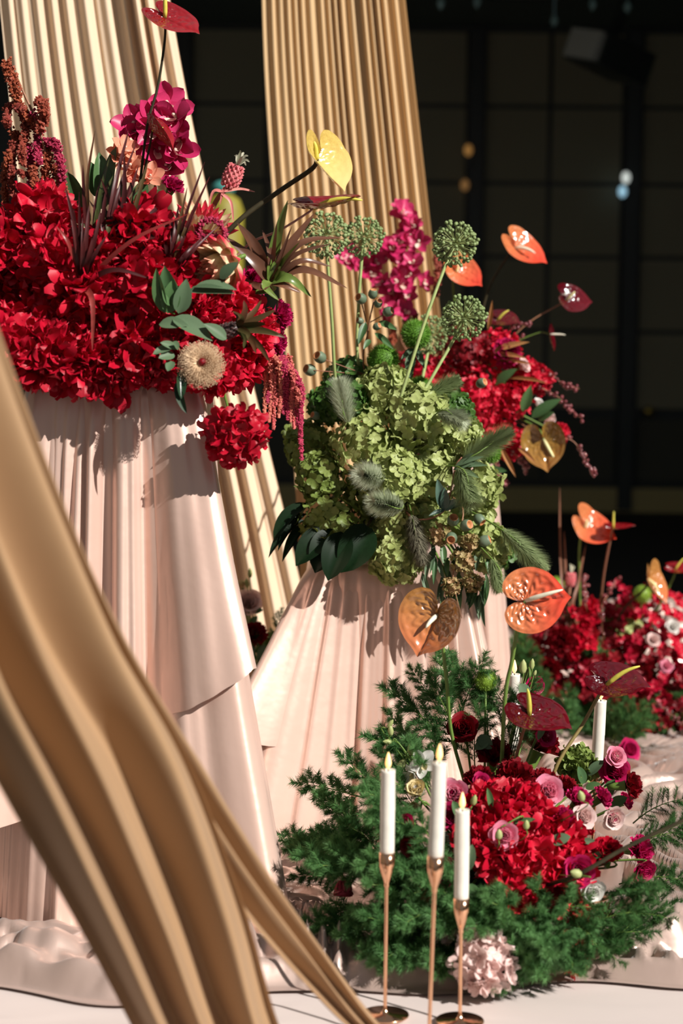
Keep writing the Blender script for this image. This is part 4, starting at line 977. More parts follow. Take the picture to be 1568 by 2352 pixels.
for a, b, w in (((1018,1172),(1005,1100),26),((1020,1172),(1022,1120),22),((1020,1172),(1054,1145),22),((1025,1172),(1080,1150),12),((1020,1172),(985,1182),12),((1040,1080),(1090,1060),14),((1045,1070),(1110,1045),14),((1050,1070),(1120,1065),16),((1055,1080),(1100,1095),14),((1050,1085),(1075,1120),14),((1060,1060),(1085,1040),12)):
    leaf_px(t, a+(3.91,), b+(3.89,), w, LEAF_G if a[1] < 1100 else petal('leaf_blue_green', (.06,.12,.09), (.09,.15,.11), .4, .1), (rng.uniform(-.3,.3), .5, 1))
# monstera leaves
def monstera(label, base, tip, wpx, d0, d1, n, cuts, mat):
    p0 = P(base[0], base[1], d0); p1 = P(tip[0], tip[1], d1); y = (p1-p0); L = y.length; y.normalize(); nn = V(*n); nn = (nn-y*nn.dot(y)).normalized(); x = y.cross(nn); W = wpx/FPX*d0
    t = thing('monstera_leaf', label, 'leaf', p0); nv = 40; mb = MB()
    for sd_ in (-1, 1):
        rows = []
        for j in range(nv+1):
            v = j/nv; w = W*.5*math.sin(math.pi*min(1, .08+v*.90))**.55
            for c_, wd in cuts:
                k_ = abs(v-c_)/wd
                if k_ < 1: w *= .25+.75*k_**.5
            rows.append([p0+y*(L*(v+.18*u*(1-v)))+x*(sd_*w*u)-nn*(L*.25*v*v)+nn*(.12*w*u) for u in (0,.25,.5,.75,1)])
        mb.grid(rows)
    part(t, 'leaf_blade', mb.mesh('leaf_blade', mat)); stem_part(t, [B.c, p0], .003, .003, STEM_D)
MON = petal('monstera_dark', (.003,.014,.004), (.006,.02,.006), .45, .03, 20, spec=.15)
def lobed(label, base, lobes, d, mat):
    t = thing('monstera_leaf', label, 'leaf', P(base[0], base[1], d)); stem_part(t, [B.c, P(base[0], base[1], d)], .003, .003, STEM_D)
    for x, y, w, n, bx, by in lobes: leaf_px(t, (bx, by, d), (x, y, d-.05), w, mat, n, 'oval' if w > 40 else 'lance', .25, .2, 'leaf_lobe')
lobed('split dark monstera leaf jutting out beside the cream curtain', (705,1190), ((612,1225,52,(-.3,.8,.5),712,1160),(603,1262,30,(-.2,.7,.6),700,1195),(640,1278,26,(-.1,.6,.7),705,1205),(625,1250,28,(-.2,.7,.6),705,1180)), 4.02, MON)
lobed('dark monstera leaf hanging over the corner of the low plinth', (760,1225), ((672,1285,70,(-.3,.4,.9),765,1220),(720,1308,74,(-.1,.3,1),770,1220)), 3.97, MON)
lobed('dark glossy leaf folded over the front of the low plinth', (790,1235), ((752,1328,70,(0,.3,1),790,1225),), 3.95, MON)
lobed('dark broad leaf under the olive hydrangea of the low plinth', (840,1215), ((785,1312,84,(.2,.3,1),845,1210),), 3.96, MON)
# ---------------- C: back plinth, bright red cluster
SPEC_C = ((1075,830,70),(1010,850,60),(1120,800,55),(1090,910,65),(1020,920,50),(1130,960,60),(1180,920,45),(1200,880,38),(1245,870,34),(1160,1010,36),(950,860,60),(1290,1000,20))
ALLC = settle(C, [(x_, y_, r_*.92) for x_, y_, r_ in SPEC_C], .4, lim=.03)
for (px, py, r), (pos, n, R) in zip(SPEC_C, ALLC):
    hydrangea('red_flower_cluster', 'blurred bright red small petalled cluster behind the green hydrangeas', 'flower', 'bright red clusters on the back plinth', pos, n, R, (RED_B, RED, RED_B, DRED)[px % 4] if px > 1000 else DRED, 70, .012, C.c, .9, .2, .5, .6)
pos, n, R = head(C, None, 1145, 820, 34, .2); pos = clear(pos, n, R, ALLC); carnation('carnation', 'hot pink ruffled bloom in the bright red back cluster', 'carnation', None, pos, n, R, MAG, C.c)
bl = []
for i in range(30):
    v = i/29; y = 480+v*240; hw = lerp(12, 78, v**.7); bl.append((P(925+rng.uniform(-hw, hw)+v*10, y+rng.uniform(-10,10), 4.72+rng.uniform(-.05,.03)), V(rng.uniform(-.8,.8), rng.uniform(-.1,.6), .8), rng.uniform(.026,.036)))
for px, py in ((800,600),(830,610),(815,585),(850,630),(860,600),(795,590),(880,650)): bl.append((P(px,py,4.72), V(rng.uniform(-.6,.6), .2, .8), .03))
orchid_spray('tall magenta orchid tower behind the allium heads', 'orchid', None, [C.c, P(950,760,4.78), P(935,600,4.76), P(920,480,4.74)], bl, ORCH)
t = thing('amaranth', 'rusty amaranth stub under the magenta orchid tower', 'amaranth', C.c)
stem_part(t, [C.c, P(930,800,4.7), P(935,710,4.7)], .003, .002, STEM_R)
for pts in (((930,760),(935,720),(920,690)),((945,770),(955,720)),((1000,680),(1005,620),(1000,590)),((900,790),(905,750))): tassel(t, [P(x_,y_,4.7) for x_,y_ in pts], .012, AMA_R, seed=pts[0][0])
anthurium('orange red anthurium gleaming alone against the dark wall', None, (1182,568), 100, (.40,.60,.69), (.84,-.54,.1), 4.75, AN_ORG, [(1165,590,4.76),(1120,670,4.78),(1090,800,4.8)], (.8,-.3,.5), .55, STEM_D, lobe=.15, cup=.2, spx_mat=SPX_W)
anthurium('small maroon anthurium farthest out over the dark wall', None, (1300,690), 74, (.28,.50,.80), (.85,.2,.3), 4.78, AN_MAR, [(1280,702,4.78),(1200,752,4.78),(1100,860,4.8)], (.6,.6,.4), .4, STEM_R, lobe=.3, cup=.2, sr=.0016)
anthurium('maroon anthurium with a yellow green spadix beside the lowest sharp allium', None, (1142,735), 70, (0,.8,.55), (.85,-.45,.2), 4.7, AN_MAR, [(1130,760,4.72),(1090,860,4.8)], (.75,.65,.2), .5, spx_mat=SPX_Y, cup=.15)
anthurium('small maroon anthurium with an ivory spadix in profile', None, (1262,768), 52, (.90,.2,.25), (-.35,-.9,.1), 4.75, AN_MAR, [(1235,765,4.76),(1160,800,4.78),(1090,870,4.8)], (.98,-.05,.2), .7, spx_mat=SPX_W, sr=.0016, lobe=.2)
anthurium('olive orange anthurium hanging tip down beside the red cluster', None, (1248,1010), 96, (-.25,.1,.95), (.15,-.98,.1), 4.66, AN_OLV, [(1235,985,4.68),(1190,960,4.72),(1110,920,4.78)], (.45,-.85,.3), .62, cup=.25, fold=-.1, lobe=.1, spx_mat=SPX)
anthurium('orange anthurium half hidden behind the tallest leaning allium', None, (1048,625), 84, (.3,.5,.8), (.75,-.6,.2), 4.62, AN_ORG, [(1040,650,4.65),(1050,760,4.72),(1070,850,4.8)], (.1,.9,.4), .3, cup=.3, lobe=.2)
BER = petal('berry_burgundy', (.12,.02,.03), (.25,.06,.06), .15, 0, 60, .8)
for i, pts in enumerate((((1180,860),(1250,850),(1290,880),(1330,893)), ((1200,880),(1270,905),(1300,930),(1335,963)), ((1240,1000),(1310,1010),(1340,1050),(1368,1093)), ((1120,970),(1170,1030),(1200,1060),(1212,1085)), ((1090,960),(1130,1050),(1150,1090),(1165,1115)), ((1090,820),(1140,770),(1180,750),(1215,745)), ((1110,850),(1152,800),(1176,782),(1200,776)))):
    twig_berries('glossy burgundy berry twig fanning out of the bright red cluster', 'berry twigs of the back plinth', [C.c]+[P(x_, y_, 4.7) for x_, y_ in pts], 34, .0042, BER, STEM_R, seed=i)
t = thing('leaf_sprig', 'green and coppery leaves sticking out of the bright red cluster', 'leaves', C.c)
stem_part(t, [C.c, P(1200,900,4.68)], .002, .002, STEM)
OLEAF = petal('leaf_copper', (.34,.14,.05), (.45,.22,.08), .4, .15)
for a, b, w, mt in (((1200,945),(1220,885),26,LEAF),((1220,960),(1288,912),28,LEAF),((1235,965),(1270,945),24,LEAF),((1140,880),(1185,845),24,LEAF),((1130,810),(1215,780),16,OLEAF),((1130,815),(1210,818),12,OLEAF),((1140,830),(1225,832),10,OLEAF),((1170,870),(1260,875),10,OLEAF),((1110,1085),(1162,1078),24,LEAF),((1150,1030),(1185,1095),12,OLEAF),((1190,1030),(1230,1060),12,OLEAF),((1120,760),(1132,690),10,OLEAF)):
    leaf_px(t, a+(4.60,), b+(4.57,), w, mt, (rng.uniform(-.3,.3), .5, 1))
rose('protea_bud', 'pale pink budding bloom between coppery leaves of the red cluster', 'flower', None, clear(P(1190,855,4.66), V(.3,.4,.8), .018, ALLC), V(.7,.4,.4), .018, BLUSH, None, C.c)
rose('protea_bud', 'pale blush bud above the olive orange anthurium', 'flower', None, P(1262,968,4.68), V(.6,-.3,.5), .018, BLUSH, None, C.c)
rose('white_bud', 'small white bud beside pointed green leaves of the red cluster', 'flower', None, P(1238,925,4.68), V(.5,.5,.5), .013, WHITE, None, C.c)
# ---------------- D: floor arrangement behind the candlesticks
def on(arr, px, py, r, depth=.35):
    p, n, t = arr.hit(px, py); R = r/FPX*t; return p-n*R*depth, jit(n, .2), R
LF = 'feathery green asparagus fern sprig in the floor arrangement behind the candlesticks'
rf = random.Random(21); cnt = 0
while cnt < 150:
    px = rf.uniform(745, 1500); py = rf.uniform(1720, 2270)
    inner = ((px-1200)/255)**2+((py-1880)/190)**2
    if inner < 1 or ((px-1105)/85)**2+((py-2195)/70)**2 < 1 or ((px-1325)/65)**2+((py-2045)/50)**2 < 1 or ((px-1435)/45)**2+((py-1985)/60)**2 < 1: continue
    p, n, t_ = D.hit(px, py)
    if ((px-1130)/375)**2+((py-1990)/305)**2 > 1: continue
    dv = (n*.8+Vector((rf.uniform(-1,1), rf.uniform(-1,.5), rf.uniform(-.9,.7)))*.6+(VR*.3 if px > 1350 else VR*-.15)).normalized()
    base = p-n*rf.uniform(.0, .06); sz = rf.uniform(.085, .125)
    if (base+dv*sz).z < .03: dv.z = abs(dv.z)*.2; dv.normalize()
    base.z = max(base.z, .04)
    fern(LF, 'fern sprigs of the front floor arrangement', None, None, sz, cnt % 5, pos=base, dirv=dv); cnt += 1
for px, py, tx, ty, s_ in ((1050,1720,-.35,.9,.15),(1030,1650,-.2,.95,.13),(1060,1640,.25,.9,.12),(1010,1690,-.75,.5,.14),(1000,1620,-.5,.8,.09),(1070,1590,-.5,.8,.09),(990,1740,-.9,.3,.13),(960,1770,-.8,.5,.10),(1060,1580,.6,.6,.07),(1120,1700,.2,.95,.12),(1150,1690,.4,.9,.12),(1090,1760,-.1,.9,.12),(1170,1640,-.4,.8,.10),(1100,1640,.1,.9,.08),(1000,1790,-.4,.5,.1),(1130,1770,.5,.7,.12),(1140,1640,-.6,.6,.09)):
    fern('tall feathery green fern sprig rising before the low plinth satin', 'tall fern sprigs before the low plinth', (px,py,3.56), (tx,ty,.3), s_, rng.randrange(5))
def core_d(): return Vector((.26, 3.47, .1))
SPEC_D = ((1200,1855,46,RED),(1160,1900,48,RED),(1215,1965,66,RED_B),(1280,1935,50,RED),(1190,2015,46,RED_B),(1110,1850,38,RED),(1120,1910,36,RED),(1250,1900,40,RED),(1290,1985,40,RED_B),(1160,1960,40,RED))
ALLD = settle(D, [(x_, y_, r_*.92) for x_, y_, r_, _m in SPEC_D], .35, lim=.03)
for (px, py, r, mt), (pos, n, R) in zip(SPEC_D, ALLD):
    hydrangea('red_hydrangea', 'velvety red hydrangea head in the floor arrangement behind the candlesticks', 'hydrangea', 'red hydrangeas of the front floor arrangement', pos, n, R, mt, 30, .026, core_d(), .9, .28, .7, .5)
CARN_D = settle(D, ((1240,1712,46),(1135,1735,42),(1182,1786,46),(1100,1790,34),(1250,1796,34),(1300,1812,30)), -.35, k=.9, fixed=[(q_, Rq) for q_, _n, Rq in ALLD], lim=.04)
for pos, n, R in CARN_D:
    carnation('carnation', 'ruffled dark crimson carnation above the red hydrangeas on the floor', 'carnation', 'crimson carnations of the front floor arrangement', pos, n, R*1.05, DRED, core_d())
rose('ranunculus', 'single dark velvet red bloom raised before the low plinth', 'flower', None, P(1062,1672,3.5), V(-.2,.4,.9), .026, DRED, None, core_d())
for px, py, r, n in ((1312,1858,32,None),(1275,1895,28,None),(1358,1850,26,None),(1440,1960,34,(.6,.2,.7)),(1408,1856,22,None)):
    pos, nn, R = on(D, px, py, r, 0); pos = clear(pos+nn*.03, nn, R, ALLD+CARN_D); carnation('carnation', 'raspberry magenta carnation on the sunny side of the floor arrangement', 'carnation', 'raspberry carnations of the front floor arrangement', pos, nn if n is None else V(*n), R, MAG, core_d())
carnation('carnation', 'dark red carnation in profile on a stalk over the satin folds', 'carnation', None, P(1458,1803,3.5), V(.9,.1,.2), .026, DRED, P(1330,1850,3.45))
carnation('carnation', 'bright red carnation crossed by the long bare stem', 'carnation', None, P(1392,1948,3.3), V(-.1,.7,.6), .027, RED, core_d())
for px, py, r, nm, mt, mt2, lab, n in (
    (1247,1843,34,'rose',PINK,PINK,'open pink rose in the middle of the crimson flowers',(.1,.3,.9)),
    (1145,1955,31,'rose',PINK,PINK,'round pink rose below a pale bud on the floor',(0,.2,1)),
    (1295,2008,34,'rose',PINK,MAG,'large magenta rose touching a white rose',(-.1,.1,1)),
    (1340,2048,27,'rose',WHITE,WHITE,'white rose at the lower rim of the floor arrangement',(.2,-.3,.9)),
    (1325,1892,27,'rose',BLUSH,BLUSH,'pale blush rosebud beside magenta carnations',(.3,.2,.9)),
    (1383,1893,26,'rose',PINK,BLUSH,'small light pink rose above the long bare stem',(.3,-.2,.9)),
    (1395,1797,34,'rose',MAG,MAG,'magenta rose with green sepals beside the profile carnation',(.1,.4,.8)),
    (1448,2005,28,'rose',MAG,MAG,'drooping magenta rose at the sunny rim of the fern',(.4,-.4,.8)),
    (1415,1738,24,'rose',BLUSH,PINK,'pale pink lisianthus raised beside the leaning white candle',(.3,.3,.8)),
    (1227,1577,24,'lisianthus',MAG,MAG,'magenta lisianthus beside pale green buds under the orange anthurium',(.4,-.2,.8)),
    (1052,1843,34,'lisianthus',MAG,PINK,'pink edged magenta lisianthus behind the shortest candle',(-.2,.4,.8)),
    (1046,1900,30,'lisianthus',MAG,MAG,'hot pink lisianthus between the two taller candles',(-.3,.2,.9)),
    (956,1916,22,'lisianthus',PINK,MAG,'pink lisianthus just left bare beside the tallest candle cup',(-.5,.2,.8)),
    (966,1968,28,'lisianthus',MAG,DRED,'dark magenta lisianthus hanging behind the tallest candlestick',(-.6,-.2,.7)),
    (1022,2018,40,'lisianthus',MAG,MAG,'open magenta lisianthus between the rose gold candle cups',(-.2,0,1)),
    (1104,1822,19,'lisianthus',MAG,MAG,'magenta lisianthus half hidden beside the shortest flame',(.2,.3,.9)),
    (1440,1738,26,'orchid_bloom',MAG,MAG,'magenta bloom lying on the satin behind pale lisianthus',(.4,.3,.7)),
    (1255,1690,24,'lisianthus',PINK,MAG,'bright pink lisianthus peeking out under the maroon anthurium',(.4,.2,.8))):
    pos, nn, R = on(D, px, py, r, 0); pos = pos+nn*.036
    if py < 1745: pos = P(px, py, 3.55); R = r/FPX*3.55
    elif px > 1000: pos = clear(pos-nn*.012, nn, R, ALLD)
    if nm == 'orchid_bloom': pos = P(1446, 1722, 4.62); R = r/FPX*4.62
    rose(nm, lab.replace('just left bare ', ''), 'rose' if nm == 'rose' else 'flower', None, pos, V(*n), R, mt, mt2, core_d() if nm != 'orchid_bloom' else pos+Vector((.03,.06,-.02)))
rose('rosebud', 'closed raspberry pink bud lying over the satin beside the fern', 'flower', None, P(788,2045,3.38), V(-.05,-1,.25), .024, petal('petal_dusty_rose', (.52,.06,.10), (.6,.1,.14), .5, .25), None, P(900,2030,3.35), .25)
pos, n, R = on(D, 1332, 1748, 38); hydrangea('green_hydrangea', 'olive hydrangea head beside the leaning white candle', 'hydrangea', None, pos, V(.1,.5,.8), R, GRN_M, 60, .016, core_d(), .9, .15, .3, .5)
p = G(1110, 2212, .058)+Vector((0,-.04,0)); hydrangea('pink_hydrangea', 'blush pink hydrangea head resting on the cloth under the fern', 'hydrangea', None, p+Vector((0,.02,.01)), V(-.1,.2,.9), .043, BLUSH, 46, .019, core_d(), .9, .22, .5, .55)
for (px, py, r), (pos, n, R) in zip(((1035,2082,30),(980,2040,26),(1015,2132,24)), settle(D, ((1035,2082,30),(980,2040,26),(1015,2132,24)), .6, k=1.0)):
    hydrangea('peach_hydrangea', 'shaded peach petal cluster between the candlesticks inside the fern', 'hydrangea', 'peach clusters inside the fern', pos, n, R, PEACH if py < 2060 else BLUSH, 34, .0125, core_d(), .9, .22, .5, .55)
for px, py in ((1285,2090),(1375,2092),(1300,2155),(1355,2148),(1330,2100),(1318,2212)):
    pos, n, R = on(D, px, py, 20, 0); hydrangea('red_kangaroo_paw', 'few loose scarlet petals showing through the lower fern', 'flower', 'scarlet petals in the lower fern', pos, n, R, RED_B, 9, .011, core_d(), .9, .3, .6, .8)
# white freesia-like blooms and buds on the shaded side
bl = [(P(972,1755,3.42), V(-.2,.2,.9), .028), (P(948,1778,3.42), V(-.6,-.3,.6), .022)]
orchid_spray('white orchid blooms with green buds on the shaded side of the fern', 'orchid', None, [core_d(), P(1000,1850,3.45), P(960,1760,3.45), P(920,1730,3.45)], bl, WHITE, lipm=CREAMY)
rose('white_bud', 'closed white bud hanging below white orchid blooms', 'flower', None, P(955,1812,3.40), V(-.2,.5,.6), .022, WHITE, CREAMY, core_d(), .3)
rose('white_bud', 'small cream bud lying in shaded fern behind the candles', 'flower', None, P(952,1855,3.40), V(-.9,0,.5), .014, CREAMY, None, core_d(), .3)
BUDG = petal('bud_green', (.36,.42,.14), (.46,.50,.22), .5, .15)
def budsprig(label, stem, buds, core):
    t = thing('bud_sprig', label, 'buds', core); stem_part(t, [core]+[P(*s_) for s_ in stem], .0018, .0012, STEM)
    for (x, y, d, l, w_, ax) in buds:
        p0 = P(x, y, d); L = l/FPX*d; W = w_/FPX*d/2; v = V(*ax)
        part(t, 'bud', cached(('budm',), lambda: MB().lathe([(0,0),(.7,.12),(1,.4),(.75,.75),(.12,1)], 10).mesh('bud', BUDG)), frame(p0, v, None, (W, W, L)))
        stem_part(t, [p0.lerp(core, .45), p0-v*.012, p0], .001, .001, STEM, 'bud_stalk', 5)
    return t
budsprig('pale lisianthus buds standing between white candle and orange anthurium stem', [(1190,1640,3.52),(1200,1590,3.52)], [(1200,1548,3.5,34,18,(.05,1,.1)),(1220,1538,3.52,26,13,(.1,1,.1)),(1226,1552,3.5,14,8,(.3,.9,.1))], core_d())
budsprig('curled green buds on a thin stalk before the low plinth satin', [(940,1740,3.5),(905,1700,3.5)], [(898,1690,3.5,26,14,(-.1,1,.2)),(890,1672,3.5,24,12,(.5,.8,.2)),(900,1705,3.5,22,13,(-.9,.1,.2)),(932,1745,3.46,30,18,(-.6,-.6,.3)),(945,1735,3.46,30,18,(-.1,.9,.3))], core_d())
budsprig('pale rosebuds scattered among the crimson flowers on the floor', [(1200,1880,3.28),(1150,1900,3.24)], [(1145,1928,3.2,26,18,(0,1,.3)),(1208,1905,3.2,24,16,(0,1,.3)),(1338,1840,3.22,28,18,(-.3,.9,.3)),(1335,2010,3.15,30,22,(-.8,.3,.3)),(1085,1850,3.3,28,16,(.2,.9,.3))], core_d())
t = thing('leaf_sprig', 'green lisianthus leaves around roses in the floor arrangement', 'leaves', core_d())
for a, b, w in (((1120,1700),(1090,1720),26),((1100,1690),(1130,1720),30),((1290,1640),(1270,1600),26),((1280,1640),(1290,1660),20),((1210,1600),(1195,1570),30),((1190,1600),(1230,1605),24),((1350,1780),(1385,1745),24),((1340,1800),(1330,1760),24),((1345,1810),(1380,1800),20),((1390,1830),(1410,1790),28),((1400,1850),(1440,1830),26),((1265,1935),(1310,1920),28),((1330,1930),(1380,1938),16),((1130,1860),(1120,1810),16),((1180,1890),(1230,1880),14),((1070,2000),(1085,1940),30),((1060,1880),(1040,1840),24),((1350,1975),(1390,1955),16),((1360,1990),(1400,1980),12),((1080,2030),(1085,2070),34),((1300,1900),(1340,1905),20),((1250,1660),(1235,1700),16),((1255,1640),(1240,1680),14)):
    d = D.hit(*a)[2]-.03 if a[1] > 1760 else 3.5; leaf_px(t, a+(d,), b+(d-.01,), w, LEAF_G if rng.random() < .5 else LEAF, (rng.uniform(-.4,.4), .5, .9), 'oval')
stem_part(t, [core_d(), P(1200,1700,3.5)], .002, .002, STEM)
MUM = petal('mum_green', (.20,.34,.03), (.26,.40,.05), .5, .1)
fuzzy_ball('round green button chrysanthemum perched on the tall fern', (1115,1562), 27, 3.52, core=core_d(), mat=MUM, name='button_chrysanthemum', hair=.12)
anthurium('copper brown anthurium held up in front of the low plinth', None, (1003,1413), 128, (-.42,.18,.88), (-.42,-.9,.1), 3.40, AN_BRN, [(1014,1462,3.42),(1026,1570,3.45),(1040,1700,3.48),(1100,1900,3.48)], (-.55,-.55,.6), .38, relief=.03, cup=.14, fold=.32, lobe=.05, spx_mat=SPX_W, sr=.0030, widen=1.15)
anthurium('bright orange red anthurium held beside the green hydrangeas', None, (1206,1380), 128, (-.12,.12,.98), (.97,.08,.1), 3.34, AN_ORG, [(1190,1435,3.37),(1175,1520,3.40),(1160,1600,3.42),(1150,1800,3.46)], (.92,.30,.35), .72, relief=.034, cup=.05, lobe=.10, widen=1.12, spx_mat=SPX_W, sr=.0032)
anthurium('wide maroon anthurium gleaming above the crimson carnations', None, (1216,1642), 128, (.16,.90,.40), (.85,-.48,.3), 3.42, AN_MAR, [(1200,1685,3.44),(1182,1760,3.46),(1180,1850,3.47)], (-.1,.95,.3), .52, STEM_R, spx_mat=SPX_Y, relief=.03, cup=.10, lobe=.2, widen=1.25)
anthurium('maroon anthurium spreading over the flame of the leaning white candle', None, (1393,1572), 122, (.02,.90,.44), (.96,-.1,.25), 3.46, AN_MAR, [(1378,1592,3.48),(1340,1660,3.48),(1280,1755,3.46),(1250,1850,3.46)], (.83,.5,.2), .72, petal('stem_olive', (.20,.15,.05), (.24,.18,.06), .4, 0), spx_mat=SPX_Y, relief=.025, cup=.16, lobe=.15, widen=1.2, sr=.003)
anthurium('anthurium whose long bare dark stem leans out over the satin folds', None, (1660,1838), 110, (.2,.8,.5), (.8,-.5,.2), 3.15, AN_MAR, [(1568,1885,3.15),(1440,1945,3.16),(1320,2012,3.18),(1220,2040,3.3)], (.1,.9,.3), .5, STEM_D, spx_mat=SPX_Y, sr=.0032)
# ---------------- candles
GOLD = plain('rose_gold', (.80,.46,.28), .16, 1.0); WAX = petal('candle_wax', (.84,.80,.70), (.86,.82,.73), .45, .08, 20)
FLAME = plain('led_flame', (1,.75,.4), .5, emit=((1.0,.50,.14), 1.7)); WICK = plain('wick', (.05,.04,.03), .8)
FLM = None
def candle_set(lab_s, lab_c, xy, zcup, ztop, stick_name='candlestick', lean=0.0, r=.0112, z0=.0045):
    x, y = xy; b = Vector((x, y, z0)); t = thing(stick_name, lab_s, 'candlestick', b)
    part(t, 'base', MB().lathe([(0,.0),(.0360,.0),(.0375,.0015),(.037,.003),(.008,.0042),(.0045,.008),(.003,.012)], 40, b).mesh('base', GOLD))
    H = zcup-b.z; M = Matrix.Translation(b) @ Matrix.Rotation(lean, 4, 'Y') @ Matrix.Translation(-b)
    part(t, 'pole', MB().lathe([(.0029,.008),(.0029,H-.052)], 14, b).mesh('pole', GOLD), M)
    part(t, 'cup', MB().lathe([(.0029,H-.056),(.0045,H-.053),(.0036,H-.050),(.0050,H-.046),(.0095,H-.032),(.0118,H-.022),(.0122,H),(.0114,H),(.0110,H-.02),(0,H-.022)], 22, b).mesh('cup', GOLD), M)
    c = thing('taper_candle', lab_c, 'candle', b+Vector((0,0,H-.02))); h = ztop-b.z
    part(c, 'wax_body', MB().lathe([(0,H-.02),(r*.95,H-.02),(r,H+.01),(r*1.0,H+(h-H)*.5),(r*1.03,H+(h-H)*.52),(r*.97,h-.004),(r*.99,h),(r*.8,h-.0005),(r*.45,h-.004),(0,h-.005)], 24, b).mesh('wax_body', WAX), M)
    part(c, 'wick', MB().lathe([(.0012,h-.006),(.0012,h+.003),(0,h+.003)], 6, b).mesh('wick', WICK), M)
    part(c, 'flame', MB().lathe([(.001,h+.001),(.0042,h+.007),(.0048,h+.011),(.0036,h+.018),(.0008,h+.027),(0,h+.0275)], 14, b).mesh('flame', FLAME), M)
for (bx, by, cup, top, ls, lc, ln) in (
    (884,2322,1957,1768,'rose gold candlestick of middle height with a mirror base','white taper candle on the middle candlestick of the three',0.0),
    (984,2398,1965,1750,'tallest rose gold candlestick of the three before the fern','white taper candle standing highest before the fern',R_(1.2)),
    (1056,2336,2062,1860,'shortest rose gold candlestick of the three before the fern','white taper candle standing lowest before the fern',R_(-.3))):
    g = G(bx, by, .012); candle_set(ls, lc, (g.x, g.y), zx(cup, bx, g.y)[0], zx(top, bx, g.y)[0], lean=ln)
yc = 3.62; candle_set('candlestick hidden in flowers under the leaning white candle', 'leaning white candle burning under a maroon anthurium', (zx(1745,1366,yc)[1]-.005, yc), zx(1770,1366,yc)[0], zx(1608,1380,yc)[0], lean=R_(2.0), z0=.009)
yc = 3.74; candle_set('candlestick hidden by fern beside the back satin', 'short glimpse of a white candle behind lisianthus buds', (zx(1600,1180,yc)[1], yc), zx(1720,1180,yc)[0], zx(1548,1180,yc)[0], z0=.009)
# ---------------- E: red orchids on the floor further back
CRIM = petal('petal_crimson_rose', (.30,.001,.016), (.58,.005,.04), .45, .22)
LE = 'deep red orchid spray in the blurred floor arrangement farther back'
re_ = random.Random(33); k = 0; tries = 0
OB = [(P(px,py,4.98), 34/FPX*4.98) for px, py in ((1287,1466),(1256,1536))]+[(on(E,1430,1425,46)[0], 46/FPX*5.0)]+[(P(px,py,5.05), .017) for px, py in ((1500,1470),(1545,1440),(1530,1530))]+[(P(1335,1385+v*20,5.0), .035) for v in range(7)]
while k < 72:
    px = re_.uniform(1225, 1620); py = re_.uniform(1395, 1700)
    if ((px-1430)/205)**2+((py-1560)/170)**2 > 1: continue
    if py > 1640 and px < 1420: continue
    p, n, t_ = E.hit(px, py); bl = []
    for i in range(7):
        rad = re_.uniform(.018,.025)
        for _t in range(24):                           # blossoms sit beside their neighbours
            q_ = p+Vector((re_.uniform(-1,1)*.06, re_.uniform(-1,1)*.045, re_.uniform(-1,1)*.055))
            q_.z = max(q_.z, .030)
            if all((q_-o_).length > .66*(rad+ro) for o_, ro in OB): bl.append((q_, jit(n, .5), rad)); OB.append((q_, rad)); break
    mt = DRED if re_.random() < .4 else CRIM
    if px > 1490 and py < 1520: mt = RED_B
    if len(bl) < 2 and tries < 900: tries += 1; continue
    orchid_spray(LE, 'orchid', 'red orchid sprays of the back floor arrangement', [E.c, E.c.lerp(p, .6), p], bl, mt, lipm=mt); k += 1
bl = []
for i in range(22):
    v = i/21; bl.append((P(1335+re_.uniform(-30,30), 1385+v*120, 5.0), V(re_.uniform(-.7,.7), .3, .8), .022))
orchid_spray('upright red stock tower rising from the back floor arrangement', 'flower', None, [E.c, P(1340,1480,5.03), P(1332,1375,5.03)], bl, RED, 'stock_flower', lipm=RED_B)
for px, py in ((1287,1466),(1256,1536)): carnation('carnation', 'very dark red carnation beside the upright red stock', 'carnation', 'dark carnations beside the stock', P(px,py,4.98), V(-.2,.2,.9), 34/FPX*4.98, DRED, E.c)
for i in range(48):
    px = re_.uniform(1180,1560) if i < 24 else re_.uniform(1270,1500); py = re_.uniform(1480,1740) if i < 24 else re_.uniform(1610,1735); p, n, t_ = E.hit(px, py); p -= n*.05; p.z = max(p.z, .03)
    dv = (n+Vector((re_.uniform(-1,1), re_.uniform(-.6,.6), re_.uniform(-.4,.7)))*.6).normalized()
    fern('blurred dark green fern sprig under the red orchids on the floor', 'fern sprigs of the back floor arrangement', None, None, re_.uniform(.09,.13), i % 5, pos=p, dirv=dv)
for px, py in ((1200,1475),(1230,1530),(1215,1560),(1190,1520),(1250,1590)):
    p = P(px, py, 5.0); fern('blurred dark green fern sprig beside the back satin plinth', 'fern sprigs beside the back plinth', None, None, .13, px % 5, pos=p-Vector((0,0,.06)), dirv=V(-.2,.8,.3))
for i in range(16):
    px = re_.uniform(1265,1480); py = re_.uniform(1665,1745); p = G(px, py+22); p.z = .05
    fern('blurred dark green fern sprig lying between the red orchids and the leaning candle', 'fern sprigs behind the leaning candle', None, None, re_.uniform(.10,.14), i % 5, pos=p, dirv=V(re_.uniform(-.8,.8), .6, .35))
for px, py, r, lab in ((1278,1342,19,'green button bloom behind the orange red anthurium'),(1357,1392,19,'green button bloom above the red stock tower'),(1475,1365,22,'green button bloom beside the folded orange anthurium')):
    fuzzy_ball(lab, (px,py), r, 5.1, core=E.c, mat=MUM, name='button_chrysanthemum', hair=.12)
pos, n, R = on(E, 1430, 1425, 46); hydrangea('green_hydrangea', 'yellow green hydrangea head behind the red orchids on the floor', 'hydrangea', None, pos, n, R, GRN, 60, .016, E.c)
